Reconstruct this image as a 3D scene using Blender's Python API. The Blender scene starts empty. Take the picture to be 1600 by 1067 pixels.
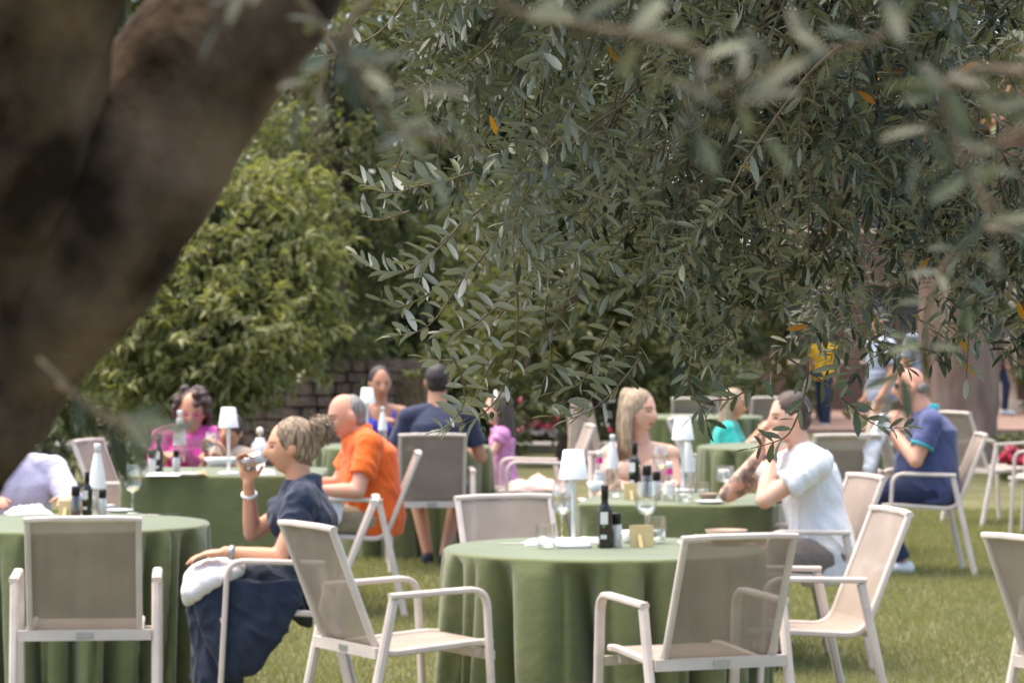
import bpy, math, random
import numpy as np
from mathutils import Vector, Matrix, noise

R = math.radians
SC = bpy.context.scene
COL = SC.collection
random.seed(7)
RNG = np.random.default_rng(11)

# ------------------------------------------------------------------ camera
FPX, HZ, CH = 4800.0, 492.0, 1.66          # focal length in photo pixels, horizon row, eye height
cam = bpy.data.cameras.new('camera')
cam.sensor_width = 36.0
cam.lens = 36.0 * FPX / 1600.0
cam.clip_start, cam.clip_end = 0.1, 1500.0
cam.dof.use_dof = True
cam.dof.focus_distance = 6.6
cam.dof.aperture_fstop = 9.5
camo = bpy.data.objects.new('camera', cam)
camo.location = (0, 0, CH)
camo.rotation_euler = (R(90) - math.atan((533.5 - HZ) / FPX), 0, 0)
COL.objects.link(camo)
SC.camera = camo

# ------------------------------------------------------------------ sky, sun, exposure
SUN_EL, SUN_AZ = 71.0, -62.0                 # azimuth clockwise from +Y (the view direction)
w = bpy.data.worlds.new('World'); SC.world = w; w.use_nodes = True
nt = w.node_tree; nt.nodes.clear()
sky = nt.nodes.new('ShaderNodeTexSky'); sky.sky_type = 'NISHITA'; sky.sun_disc = False
sky.sun_elevation = R(SUN_EL); sky.sun_rotation = R(SUN_AZ)
sky.air_density = 1.0; sky.dust_density = 2.5; sky.ozone_density = 1.0
bg = nt.nodes.new('ShaderNodeBackground'); bg.inputs['Strength'].default_value = 0.14
out = nt.nodes.new('ShaderNodeOutputWorld')
nt.links.new(sky.outputs[0], bg.inputs[0]); nt.links.new(bg.outputs[0], out.inputs[0])

sun = bpy.data.lights.new('sun', 'SUN'); sun.energy = 3.0; sun.angle = R(75); sun.color = (1.0, 0.87, 0.70)
suno = bpy.data.objects.new('sun', sun); COL.objects.link(suno)
sd = Vector((math.sin(R(SUN_AZ)) * math.cos(R(SUN_EL)), math.cos(R(SUN_AZ)) * math.cos(R(SUN_EL)), math.sin(R(SUN_EL))))
suno.rotation_euler = sd.to_track_quat('Z', 'Y').to_euler(); suno.location = (0, 0, 30)

SC.view_settings.view_transform = 'Standard'
SC.view_settings.look = 'None'
SC.view_settings.gamma = 1.0
SC.view_settings.use_curve_mapping = False
SC.view_settings.exposure = 1.45
SC.render.engine = 'CYCLES'
SC.cycles.use_denoising = True
SC.cycles.max_bounces = 6
SC.cycles.diffuse_bounces = 3
SC.cycles.glossy_bounces = 3
SC.cycles.transmission_bounces = 4
SC.cycles.transparent_max_bounces = 14
SC.cycles.caustics_reflective = False
SC.cycles.caustics_refractive = False
SC.cycles.sample_clamp_indirect = 6.0

# ------------------------------------------------------------------ places
def at(x, y, D):
    """the point seen at photo pixel (x, y), D metres away"""
    return Vector(((x - 800) / FPX * D, D, CH - (y - HZ) / FPX * D))

def on(x, y, z=0.752):
    """the point of a level surface at height z seen at photo pixel (x, y)"""
    D = (CH - z) * FPX / (y - HZ)
    return Vector(((x - 800) / FPX * D, D, z))

# ------------------------------------------------------------------ objects
def link(o, parent=None):
    COL.objects.link(o)
    if parent is not None:
        o.parent = parent
    return o

def tag(o, label=None, cat=None, group=None, kind=None):
    if label: o['label'] = label
    if cat: o['category'] = cat
    if group: o['group'] = group
    if kind: o['kind'] = kind
    return o

def empty(name, loc=(0, 0, 0), rz=0.0, label=None, cat=None, group=None):
    o = bpy.data.objects.new(name, None); o.empty_display_size = 0.05
    o.location = loc; o.rotation_euler = (0, 0, rz)
    link(o)
    return tag(o, label, cat, group)

def heading(d):
    """z rotation that turns local +Y to the direction d"""
    return math.atan2(-d[0], d[1])

def mk(name, me, mats, parent=None, loc=None, smooth=True):
    o = bpy.data.objects.new(name, me)
    if not isinstance(mats, (list, tuple)): mats = [mats]
    if len(me.materials) == 0:
        for m in mats: me.materials.append(m)
    if smooth and len(me.polygons):
        me.polygons.foreach_set('use_smooth', np.ones(len(me.polygons), dtype=bool))
    if loc is not None: o.location = loc
    return link(o, parent)

def copy_tree(o, parent=None):
    c = o.copy(); COL.objects.link(c); c.parent = parent
    for ch in list(o.children):
        copy_tree(ch, c)
    return c

def npmesh(name, verts, faces, rnd=None, midx=None):
    """verts (N,3), faces (M,k) with constant k"""
    verts = np.asarray(verts, dtype=np.float32); faces = np.asarray(faces, dtype=np.int32)
    me = bpy.data.meshes.new(name)
    k = faces.shape[1]
    me.vertices.add(len(verts)); me.vertices.foreach_set('co', verts.ravel())
    me.loops.add(faces.size); me.loops.foreach_set('vertex_index', faces.ravel())
    me.polygons.add(len(faces)); me.polygons.foreach_set('loop_start', np.arange(len(faces), dtype=np.int32) * k)
    try: me.polygons.foreach_set('loop_total', np.full(len(faces), k, dtype=np.int32))
    except Exception: pass
    me.update(calc_edges=True)
    if rnd is not None:
        a = me.attributes.new('rnd', 'FLOAT', 'FACE'); a.data.foreach_set('value', np.asarray(rnd, dtype=np.float32))
    if midx is not None:
        me.polygons.foreach_set('material_index', np.asarray(midx, dtype=np.int32))
    return me

class Shape:
    """collects simple closed solids into one mesh"""
    def __init__(s): s.v = []; s.f = []
    def add(s, v, f):
        n = len(s.v); s.v += [tuple(p) for p in v]; s.f += [tuple(i + n for i in q) for q in f]; return s
    def rings(s, rings, close=True):
        n = len(rings[0]); v = [p for r in rings for p in r]; f = []
        for k in range(len(rings) - 1):
            for i in range(n):
                j = (i + 1) % n
                f.append((k * n + i, k * n + j, (k + 1) * n + j, (k + 1) * n + i))
        if close:
            c0 = sum((Vector(p) for p in rings[0]), Vector()) / n; c1 = sum((Vector(p) for p in rings[-1]), Vector()) / n
            a = len(v); v += [c0, c1]; L = (len(rings) - 1) * n
            for i in range(n):
                j = (i + 1) % n
                f.append((a, j, i)); f.append((a + 1, L + i, L + j))
        return s.add(v, f)
    def loft(s, secs, n=20):
        """secs: (centre, u vector, v vector)"""
        return s.rings([[Vector(c) + Vector(u) * math.cos(2 * math.pi * i / n) + Vector(v_) * math.sin(2 * math.pi * i / n) for i in range(n)] for c, u, v_ in secs])
    def cap(s, p0, p1, r0, r1, n=14):
        p0, p1 = Vector(p0), Vector(p1); ax = (p1 - p0)
        ax = ax.normalized() if ax.length > 1e-6 else Vector((0, 0, 1))
        u = ax.orthogonal().normalized(); v_ = ax.cross(u)
        secs = []
        for k in range(5):
            a = -math.pi / 2 + (k + .35) / 5 * math.pi / 2
            secs.append((p0 + ax * r0 * math.sin(a), u * r0 * math.cos(a), v_ * r0 * math.cos(a)))
        secs.append((p0, u * r0, v_ * r0)); secs.append((p1, u * r1, v_ * r1))
        for k in range(5):
            a = (k + .65) / 5 * math.pi / 2
            secs.append((p1 + ax * r1 * math.sin(a), u * r1 * math.cos(a), v_ * r1 * math.cos(a)))
        return s.loft(secs, n)
    def fru(s, p0, p1, r0, r1, n=18, q0=None, q1=None, ref=None):
        """flat ended cone; r along ref, q across"""
        p0, p1 = Vector(p0), Vector(p1); ax = (p1 - p0).normalized()
        u = Vector(ref) if ref is not None else ax.orthogonal()
        u = (u - ax * u.dot(ax)).normalized(); v_ = ax.cross(u)
        return s.loft([(p0, u * r0, v_ * (q0 or r0)), (p1, u * r1, v_ * (q1 or r1))], n)
    def ell(s, c, r, rot=None, nu=20, nv=12):
        c = Vector(c); rings = []
        for k in range(nv):
            a = -math.pi / 2 + (k + .5) / nv * math.pi
            ring = []
            for i in range(nu):
                b = 2 * math.pi * i / nu
                p = Vector((r[0] * math.cos(a) * math.cos(b), r[1] * math.cos(a) * math.sin(b), r[2] * math.sin(a)))
                if rot is not None: p = rot @ p
                ring.append(c + p)
            rings.append(ring)
        return s.rings(rings)
    def box(s, c, d, rot=None):
        c = Vector(c); hx, hy, hz = d[0] / 2, d[1] / 2, d[2] / 2
        v = [Vector((sx * hx, sy * hy, sz * hz)) for sz in (-1, 1) for sy in (-1, 1) for sx in (-1, 1)]
        if rot is not None: v = [rot @ p for p in v]
        return s.add([c + p for p in v], [(0, 2, 3, 1), (4, 5, 7, 6), (0, 1, 5, 4), (2, 6, 7, 3), (0, 4, 6, 2), (1, 3, 7, 5)])
    def cbox(s, c, d, ch, rot=None):
        """box with chamfered upright edges and top"""
        c = Vector(c); hx, hy, hz = d[0] / 2, d[1] / 2, d[2] / 2
        def ring(z, ins):
            a, b = hx - ins, hy - ins
            pts = [(-a + ch, -b), (a - ch, -b), (a, -b + ch), (a, b - ch), (a - ch, b), (-a + ch, b), (-a, b - ch), (-a, -b + ch)]
            o = [Vector((x, y, z)) for x, y in pts]
            return [c + ((rot @ p) if rot is not None else p) for p in o]
        e = min(ch, hz) * .5
        return s.rings([ring(-hz, e), ring(-hz + e, 0), ring(hz - e, 0), ring(hz, e)])
    def sweep(s, pts, side, wd, th, ch=0.25):
        """flat bar of width wd (along side) and thickness th along pts"""
        side = Vector(side).normalized(); pts = [Vector(p) for p in pts]; rings = []
        for i, p in enumerate(pts):
            t = (pts[min(i + 1, len(pts) - 1)] - pts[max(i - 1, 0)]).normalized()
            sd_ = (side - t * side.dot(t)).normalized(); nn = t.cross(sd_).normalized()
            c = min(wd, th) * ch; a, b = wd / 2, th / 2
            prof = [(-a + c, -b), (a - c, -b), (a, -b + c), (a, b - c), (a - c, b), (-a + c, b), (-a, b - c), (-a, -b + c)]
            rings.append([p + sd_ * x + nn * y for x, y in prof])
        return s.rings(rings)
    def tube(s, pts, rad, n=8):
        pts = [Vector(p) for p in pts]; secs = []; u = None
        for i, p in enumerate(pts):
            t = (pts[min(i + 1, len(pts) - 1)] - pts[max(i - 1, 0)])
            t = t.normalized() if t.length > 1e-9 else Vector((0, 0, 1))
            u = t.orthogonal() if u is None else u
            u = u - t * u.dot(t); u = u.normalized() if u.length > 1e-6 else t.orthogonal().normalized()
            r = rad[i] if isinstance(rad, (list, tuple)) else rad
            secs.append((p, u * r, t.cross(u) * r))
        return s.loft(secs, n)
    def lathe(s, prof, n=24, c=(0, 0, 0)):
        """closed solid of revolution around z from (r, z) pairs"""
        return s.loft([(Vector(c) + Vector((0, 0, z)), Vector((max(r, 1e-4), 0, 0)), Vector((0, max(r, 1e-4), 0))) for r, z in prof], n)
    def shell(s, prof, n=24):
        """open surface of revolution"""
        return s.rings([[Vector((r * math.cos(2 * math.pi * i / n), r * math.sin(2 * math.pi * i / n), z)) for i in range(n)] for r, z in prof], close=False)
    def mesh(s, name='m'):
        me = bpy.data.meshes.new(name); me.from_pydata([tuple(p) for p in s.v], [], s.f); me.update(); return me

def fillet(pts, r, n=6):
    pts = [Vector(p) for p in pts]; o = [pts[0]]
    for i in range(1, len(pts) - 1):
        a, b, c = pts[i - 1], pts[i], pts[i + 1]
        d0, d1 = (a - b), (c - b); rr = min(r, d0.length * .49, d1.length * .49)
        p0, p1 = b + d0.normalized() * rr, b + d1.normalized() * rr
        for k in range(n + 1):
            t = k / n; o.append(p0 * (1 - t) ** 2 + b * 2 * t * (1 - t) + p1 * t * t)
    o.append(pts[-1]); return o

def spline(pts, n=6):
    P = [Vector(p) for p in pts]; P = [P[0] * 2 - P[1]] + P + [P[-1] * 2 - P[-2]]; o = []
    for i in range(1, len(P) - 2):
        a, b, c, d = P[i - 1], P[i], P[i + 1], P[i + 2]
        for k in range(n):
            t = k / n
            o.append(0.5 * ((2 * b) + (c - a) * t + (2 * a - 5 * b + 4 * c - d) * t * t + (3 * b - a - 3 * c + d) * t ** 3))
    o.append(P[-2]); return o

# ------------------------------------------------------------------ materials
def mat(name, col, rough=0.6, var=0.12, scale=8.0, bump=0.0, bscale=60.0, spec=0.3, metal=0.0, col2=None, stretch=None, trans=0.0, sheen=0.0):
    m = bpy.data.materials.new(name); m.use_nodes = True; n = m.node_tree; n.nodes.clear(); L = n.links
    o = n.nodes.new('ShaderNodeOutputMaterial'); p = n.nodes.new('ShaderNodeBsdfPrincipled')
    p.inputs['Roughness'].default_value = rough; p.inputs['Specular IOR Level'].default_value = spec; p.inputs['Metallic'].default_value = metal
    if sheen: p.inputs['Sheen Weight'].default_value = sheen
    tc = n.nodes.new('ShaderNodeTexCoord'); src = tc.outputs['Object']
    if stretch:
        mp = n.nodes.new('ShaderNodeMapping'); mp.inputs['Scale'].default_value = stretch; L.new(src, mp.inputs[0]); src = mp.outputs[0]
    nz = n.nodes.new('ShaderNodeTexNoise'); nz.inputs['Scale'].default_value = scale; nz.inputs['Detail'].default_value = 4.0; L.new(src, nz.inputs['Vector'])
    c1 = col; c2 = col2 or tuple(min(1, c * (1 + var)) for c in col); c1 = tuple(c * (1 - var) for c in col) if col2 is None else col
    cr = n.nodes.new('ShaderNodeValToRGB'); e = cr.color_ramp.elements
    e[0].position = 0.35; e[1].position = 0.65; e[0].color = (*c1, 1); e[1].color = (*c2, 1)
    L.new(nz.outputs['Fac'], cr.inputs[0]); L.new(cr.outputs[0], p.inputs['Base Color'])
    if bump:
        nb = n.nodes.new('ShaderNodeTexNoise'); nb.inputs['Scale'].default_value = bscale; nb.inputs['Detail'].default_value = 3.0; L.new(src, nb.inputs['Vector'])
        bp = n.nodes.new('ShaderNodeBump'); bp.inputs['Strength'].default_value = bump; bp.inputs['Distance'].default_value = 0.01
        L.new(nb.outputs['Fac'], bp.inputs['Height']); L.new(bp.outputs[0], p.inputs['Normal'])
    if trans:
        t = n.nodes.new('ShaderNodeBsdfTransparent'); mx = n.nodes.new('ShaderNodeMixShader'); mx.inputs[0].default_value = trans
        L.new(p.outputs[0], mx.inputs[1]); L.new(t.outputs[0], mx.inputs[2]); L.new(mx.outputs[0], o.inputs[0])
    else:
        L.new(p.outputs[0], o.inputs[0])
    return m

def glassmat(name, tint=(1, 1, 1), gloss=0.10):
    m = bpy.data.materials.new(name); m.use_nodes = True; n = m.node_tree; n.nodes.clear(); L = n.links
    o = n.nodes.new('ShaderNodeOutputMaterial'); t = n.nodes.new('ShaderNodeBsdfTransparent'); t.inputs[0].default_value = (*tint, 1)
    g = n.nodes.new('ShaderNodeBsdfGlossy'); g.inputs['Roughness'].default_value = 0.04
    lw = n.nodes.new('ShaderNodeLayerWeight'); lw.inputs[0].default_value = 0.35
    ma = n.nodes.new('ShaderNodeMath'); ma.operation = 'MULTIPLY_ADD'; ma.inputs[1].default_value = 0.55; ma.inputs[2].default_value = gloss
    mx = n.nodes.new('ShaderNodeMixShader')
    L.new(lw.outputs['Facing'], ma.inputs[0]); L.new(ma.outputs[0], mx.inputs[0]); L.new(t.outputs[0], mx.inputs[1]); L.new(g.outputs[0], mx.inputs[2]); L.new(mx.outputs[0], o.inputs[0])
    return m

def leafmat(name, top, top2, under, rough=0.5, spec=0.35, trans=0.25, by_object=False, tcol=None):
    """two sided leaf: upper colours vary leaf by leaf, the underside is paler"""
    m = bpy.data.materials.new(name); m.use_nodes = True; n = m.node_tree; n.nodes.clear(); L = n.links
    o = n.nodes.new('ShaderNodeOutputMaterial'); p = n.nodes.new('ShaderNodeBsdfPrincipled')
    p.inputs['Roughness'].default_value = rough; p.inputs['Specular IOR Level'].default_value = spec
    if by_object:
        a = n.nodes.new('ShaderNodeObjectInfo'); fac = a.outputs['Random']
    else:
        a = n.nodes.new('ShaderNodeAttribute'); a.attribute_name = 'rnd'; fac = a.outputs['Fac']
    mx = n.nodes.new('ShaderNodeMix'); mx.data_type = 'RGBA'; mx.inputs[6].default_value = (*top, 1); mx.inputs[7].default_value = (*top2, 1); L.new(fac, mx.inputs[0])
    ge = n.nodes.new('ShaderNodeNewGeometry'); m2 = n.nodes.new('ShaderNodeMix'); m2.data_type = 'RGBA'; m2.inputs[7].default_value = (*under, 1)
    L.new(ge.outputs['Backfacing'], m2.inputs[0]); L.new(mx.outputs[2], m2.inputs[6]); L.new(m2.outputs[2], p.inputs['Base Color'])
    tr = n.nodes.new('ShaderNodeBsdfTranslucent'); tr.inputs[0].default_value = (*(tcol or (top2[0] * 1.6, top2[1] * 1.8, top2[2] * 0.9)), 1)
    ms = n.nodes.new('ShaderNodeMixShader'); ms.inputs[0].default_value = trans
    L.new(p.outputs[0], ms.inputs[1]); L.new(tr.outputs[0], ms.inputs[2]); L.new(ms.outputs[0], o.inputs[0])
    return m

M = {}
M['frame'] = mat('powder coated aluminium', (0.62, 0.54, 0.48), 0.42, 0.08, 9, 0.03, 200, 0.4)
M['sling'] = mat('woven sling fabric', (0.360, 0.292, 0.245), 0.75, 0.10, 5, 0.25, 420, 0.2, trans=0.12)
M['plate_metal'] = mat('brushed metal', (0.45, 0.45, 0.46), 0.35, 0.1, 30, metal=0.8)
M['cloth'] = mat('green tablecloth', (0.118, 0.136, 0.055), 0.8, 0.12, 2.5, 0.6, 15, 0.2, sheen=0.28)
M['white'] = mat('white enamel', (0.80, 0.80, 0.80), 0.35, 0.02, 6)
M['shade'] = mat('white lamp shade', (0.86, 0.86, 0.86), 0.5, 0.02, 6)
M['linen'] = mat('white linen', (0.80, 0.80, 0.82), 0.9, 0.04, 20, 0.3, 90, 0.1)
M['porcelain'] = mat('porcelain', (0.78, 0.78, 0.77), 0.2, 0.02, 6, spec=0.5)
M['stoneware'] = mat('brown stoneware', (0.30, 0.22, 0.16), 0.5, 0.15, 12)
M['oil'] = mat('dark bottle glass', (0.012, 0.012, 0.008), 0.12, 0.1, 10, spec=0.6)
M['black'] = mat('black plastic', (0.015, 0.015, 0.017), 0.4, 0.1, 10)
M['paper'] = mat('paper label', (0.75, 0.75, 0.72), 0.7, 0.05, 30)
M['leafprint'] = mat('green print', (0.10, 0.25, 0.05), 0.6, 0.2, 30)
M['kraft'] = mat('kraft card', (0.56, 0.44, 0.22), 0.8, 0.06, 25)
M['salt'] = mat('coarse salt', (0.66, 0.63, 0.58), 0.7, 0.2, 90, 0.3, 200)
M['pepper'] = mat('peppercorns', (0.06, 0.045, 0.035), 0.7, 0.5, 120, 0.4, 200)
M['glass'] = glassmat('clear glass')
M['water'] = glassmat('water', (0.93, 0.96, 0.97), 0.14)
M['wine'] = glassmat('white wine', (0.97, 0.95, 0.80), 0.12)
M['magenta'] = mat('magenta print', (0.55, 0.03, 0.25), 0.5, 0.1, 20)
M['steel'] = mat('cutlery steel', (0.55, 0.55, 0.56), 0.25, 0.05, 20, metal=0.9)
M['cork'] = mat('wicker', (0.42, 0.30, 0.17), 0.8, 0.3, 60, 0.5, 120)

# ================================================================== THE SETTING
def grass_material():
    m = bpy.data.materials.new('lawn'); m.use_nodes = True; n = m.node_tree; n.nodes.clear(); L = n.links
    o = n.nodes.new('ShaderNodeOutputMaterial'); p = n.nodes.new('ShaderNodeBsdfPrincipled'); p.inputs['Roughness'].default_value = 0.9; p.inputs['Specular IOR Level'].default_value = 0.1
    tc = n.nodes.new('ShaderNodeTexCoord')
    a = n.nodes.new('ShaderNodeTexNoise'); a.inputs['Scale'].default_value = 1.1; a.inputs['Detail'].default_value = 6; L.new(tc.outputs['Object'], a.inputs[0])
    b = n.nodes.new('ShaderNodeTexNoise'); b.inputs['Scale'].default_value = 45; b.inputs['Detail'].default_value = 5; L.new(tc.outputs['Object'], b.inputs[0])
    r1 = n.nodes.new('ShaderNodeValToRGB'); e = r1.color_ramp.elements; e[0].position = .35; e[1].position = .68; e[0].color = (.125, .130, .058, 1); e[1].color = (.215, .200, .108, 1)
    r2 = n.nodes.new('ShaderNodeValToRGB'); e = r2.color_ramp.elements; e[0].position = .3; e[1].position = .7; e[0].color = (.45, .45, .45, 1); e[1].color = (1.25, 1.25, 1.25, 1)
    mx = n.nodes.new('ShaderNodeMix'); mx.data_type = 'RGBA'; mx.blend_type = 'MULTIPLY'; mx.inputs[0].default_value = 1
    L.new(a.outputs[0], r1.inputs[0]); L.new(b.outputs[0], r2.inputs[0]); L.new(r1.outputs[0], mx.inputs[6]); L.new(r2.outputs[0], mx.inputs[7]); L.new(mx.outputs[2], p.inputs['Base Color'])
    bp = n.nodes.new('ShaderNodeBump'); bp.inputs['Strength'].default_value = 0.8; bp.inputs['Distance'].default_value = 0.03; L.new(b.outputs[0], bp.inputs['Height']); L.new(bp.outputs[0], p.inputs['Normal'])
    L.new(p.outputs[0], o.inputs[0]); return m
M['lawn'] = grass_material()
M['blade'] = leafmat('grass blade', (.135, .145, .062), (.225, .212, .108), (.17, .17, .085), 0.7, 0.15, 0.3)
M['path'] = mat('grey kerb stone', (0.20, 0.19, 0.18), 0.85, 0.2, 3, 0.3, 30)
M['paving'] = mat('terracotta paving', (0.27, 0.175, 0.14), 0.85, 0.15, 2, 0.3, 20)

g = Shape(); g.add([(-300, -40, 0), (300, -40, 0), (300, 500, 0), (-300, 500, 0)], [(0, 1, 2, 3)])
tag(mk('ground', g.mesh(), M['lawn']), kind='structure')

# path with a raised kerb in front of the far flower bed, and the paved terrace beyond
g = Shape(); g.box((-1.0, 37.2, 0.055), (13.0, 1.1, 0.11)); tag(mk('path', g.mesh(), M['path'], smooth=False), kind='structure')
g = Shape(); g.box((10.5, 56, 0.03), (17.0, 26, 0.06)); tag(mk('pavement', g.mesh(), M['paving'], smooth=False), kind='structure')

def grass_blades():
    N = 190000
    D = np.sqrt(RNG.uniform(12.6 ** 2, 26.0 ** 2, N)); X = RNG.uniform(-1, 1, N) * (0.1667 * D + 0.7)
    h = RNG.uniform(.022, .052, N); a = RNG.uniform(0, 2 * np.pi, N); wd = RNG.uniform(.0025, .0045, N) * (1 + (D - 12) * .05)
    lean = RNG.uniform(.2, .9, N) * h; b = RNG.uniform(0, 2 * np.pi, N)
    base = np.stack([X, D, np.zeros(N)], 1); sx = np.stack([np.cos(a) * wd, np.sin(a) * wd, np.zeros(N)], 1)
    tip = base + np.stack([np.cos(b) * lean, np.sin(b) * lean, h], 1)
    v = np.stack([base - sx, base + sx, tip], 1).reshape(-1, 3)
    patch = np.array([noise.noise((x * .8, y * .5, 3.1)) for x, y in zip(X[::40], D[::40])]).repeat(40)[:N]
    o = mk('grass', npmesh('grass', v, np.arange(N * 3).reshape(-1, 3), np.clip(RNG.uniform(0, .7, N) + .35 * patch + .15, 0, 1)), M['blade'], smooth=False)
    tag(o, 'short green lawn grass under the tables and chairs', 'grass', kind='stuff')
grass_blades()

# ------------------------------------------------------------------ leaves, trees
LEAF_T = np.array([(0, 0, 0), (-.5, .38, .10), (0, .42, -.03), (.5, .38, .10), (0, 1, -.12)], dtype=np.float32)   # x width, y length
LEAF_F = np.array([(0, 2, 1), (0, 3, 2), (1, 2, 4), (2, 3, 4)])
OLIVE_T = np.array([(0, 0, 0), (-.34, .20, .03), (0, .20, 0), (.34, .20, .03), (-.5, .52, .04), (0, .52, -.005), (.5, .52, .04), (-.36, .82, .0), (0, .82, -.035), (.36, .82, .0), (0, 1, -.08)], dtype=np.float32)
OLIVE_F = np.array([(0, 2, 1), (0, 3, 2), (1, 2, 5), (1, 5, 4), (2, 3, 6), (2, 6, 5), (4, 5, 8), (4, 8, 7), (5, 6, 9), (5, 9, 8), (7, 8, 10), (8, 9, 10)])

def frames(dirs, ups):
    y = dirs / np.linalg.norm(dirs, axis=1, keepdims=True)
    x = np.cross(y, ups); x /= np.maximum(np.linalg.norm(x, axis=1, keepdims=True), 1e-6)
    z = np.cross(x, y)
    return np.stack([x, y, z], 2)          # columns

def leaves_mesh(name, pos, dirs, ups, length, width, T, Fc, rnd):
    Rm = frames(dirs, ups); N = len(pos)
    loc = T[None] * np.stack([width, length, length], 1)[:, None, :]
    v = np.einsum('nij,nkj->nki', Rm, loc) + pos[:, None, :]
    f = (Fc[None] + (np.arange(N) * len(T))[:, None, None]).reshape(-1, 3)
    return npmesh(name, v.reshape(-1, 3), f, np.repeat(rnd, len(Fc)))

M['bark'] = mat('tree bark', (0.10, 0.075, 0.055), 0.9, 0.4, 6, 0.9, 22, 0.1, stretch=(3, 3, 1))
M['pale_bark'] = mat('pinkish flaking bark', (0.19, 0.115, 0.085), 0.85, 0.3, 3, 0.8, 14, 0.1, col2=(0.33, 0.225, 0.175), stretch=(2, 2, .6))
M['laurel'] = leafmat('pale laurel leaf', (.075, .088, .032), (.240, .235, .085), (.20, .21, .09), 0.5, 0.35, 0.25)
M['laurel_dark'] = leafmat('deep green leaf', (.045, .060, .026), (.115, .125, .050), (.12, .14, .06), 0.5, 0.35, 0.2)
M['hedge_leaf'] = leafmat('mid green leaf', (.045, .058, .024), (.160, .160, .060), (.14, .15, .065), 0.5, 0.35, 0.22)

def tree(label, base, clumps, leafm, n, size, group=None, name='garden_tree', trunk_r=0.14, droop=0.5, seed=0, trunk_h=None):
    """clumps: (x, y, z, rx, ry, rz) relative to the base"""
    rg = np.random.default_rng(seed + 100)
    t = empty(name, base, 0, label, 'tree', group)
    top = Vector((np.mean([c[0] for c in clumps]), np.mean([c[1] for c in clumps]), trunk_h or max(c[2] for c in clumps)))
    pts = spline([(0, 0, -.05), top * .35 + Vector((.08, .05, 0)), top * .7 + Vector((-.06, 0, 0)), top], 5)
    s = Shape(); s.tube(pts, [trunk_r * (1.25 - .95 * i / (len(pts) - 1)) for i in range(len(pts))], 10); mk('trunk', s.mesh(), M['bark'], t)
    s = Shape()
    for c in clumps:
        st = pts[int(len(pts) * rg.uniform(.3, .8))]
        s.tube(spline([st, (st + Vector(c[:3])) / 2 + Vector((0, 0, .12)), Vector(c[:3])], 4), [trunk_r * .4 * (1 - .8 * k / 8) for k in range(9)], 6)
    tag(mk('limbs', s.mesh(), M['bark'], t), kind='stuff')
    vol = np.array([c[3] * c[4] + c[3] * c[5] for c in clumps]); cnt = (n * vol / vol.sum()).astype(int)
    P, Dn, U, Rn = [], [], [], []
    for c, k in zip(clumps, cnt):
        # leafy shoots: each shoot carries about nine leaves of its own tone
        nt_ = max(4, k // 9); q = rg.normal(size=(nt_, 3)); q /= np.linalg.norm(q, axis=1, keepdims=True)
        root = q * (rg.uniform(.25, 1, nt_) ** .5 * rg.uniform(.85, 1.12, nt_))[:, None] * np.array(c[3:6]) + np.array(c[:3])
        sd_ = q * .7 + rg.normal(size=(nt_, 3)) * .55; sd_[:, 2] += .25; sd_ /= np.linalg.norm(sd_, axis=1, keepdims=True)
        slen = size * rg.uniform(1.2, 3.2, nt_); tone = np.clip(rg.normal(.42, .24, nt_), 0, 1)
        q, root, sd_, slen, tone = (np.repeat(z_, 9, axis=0) for z_ in (q, root, sd_, slen, tone)); k = len(q); f_ = rg.uniform(0, 1, k)
        pos = root + sd_ * (slen * f_)[:, None]; pos[:, 2] -= slen * f_ ** 2 * .35 * droop
        d = sd_ * .5 + rg.normal(size=(k, 3)) * .6; d[:, 2] -= droop * rg.uniform(.4, 1.5, k)
        u = q * .4 + rg.normal(size=(k, 3)) * .5; u[:, 2] += .7
        P.append(pos); Dn.append(d); U.append(u); Rn.append(np.clip(tone + rg.normal(0, .15, k), 0, 1))
    P = np.concatenate(P); k = len(P); L = size * rg.uniform(.55, 1.3, k)
    o = mk('crown', leaves_mesh('crown', P, np.concatenate(Dn), np.concatenate(U), L, L * rg.uniform(.30, .48, k), LEAF_T, LEAF_F, np.concatenate(Rn)), leafm, t, smooth=False)
    tag(o, kind='stuff')
    return t

def clump_px(D0, px, base):
    """clumps from (x, y, r) in photo pixels at distance D0 + offset"""
    o = []
    for x, y, rx, ry, dd in px:
        p = at(x, y, D0 + dd); s = (D0 + dd) / FPX
        o.append((p.x - base[0], p.y - base[1], p.z - base[2], rx * s, max(rx, ry) * s * .8, ry * s))
    return o

B = (at(330, 0, 25).x, 25.6, 0)
tree('pale green bushy tree with drooping leaves behind the pink top', B, clump_px(25, [(330, 420, 95, 85, 0), (420, 430, 85, 90, .3), (250, 480, 90, 80, -.2), (360, 520, 110, 85, -.4), (230, 560, 80, 60, 0), (450, 520, 55, 60, .2), (310, 590, 110, 45, -.2), (180, 520, 80, 80, .4), (400, 350, 80, 60, .5), (470, 400, 60, 70, .6), (330, 330, 90, 70, .6), (440, 300, 60, 50, .9), (250, 380, 90, 80, .6)], B), M['laurel'], 26000, .10, 'trees round the lawn', seed=1, droop=.7)
B = (at(500, 0, 31).x, 31, 0)
tree('tall dark tree between the leaning limb and the hanging olive twigs', B, clump_px(31, [(520, 260, 120, 110, 0), (440, 260, 90, 90, .6), (600, 180, 110, 100, .5), (520, 420, 95, 90, .5), (620, 380, 90, 90, .8), (560, 90, 120, 90, .6), (430, 120, 110, 110, 1.4), (480, 500, 60, 50, -.3), (660, 60, 110, 90, .8), (470, 350, 80, 80, -1.5), (400, 240, 90, 80, -1.0), (540, 540, 60, 40, -.5)], B), M['hedge_leaf'], 22000, .11, 'trees round the lawn', seed=2, trunk_r=.22)
B = (at(900, 0, 34).x, 34.5, 0)
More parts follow.
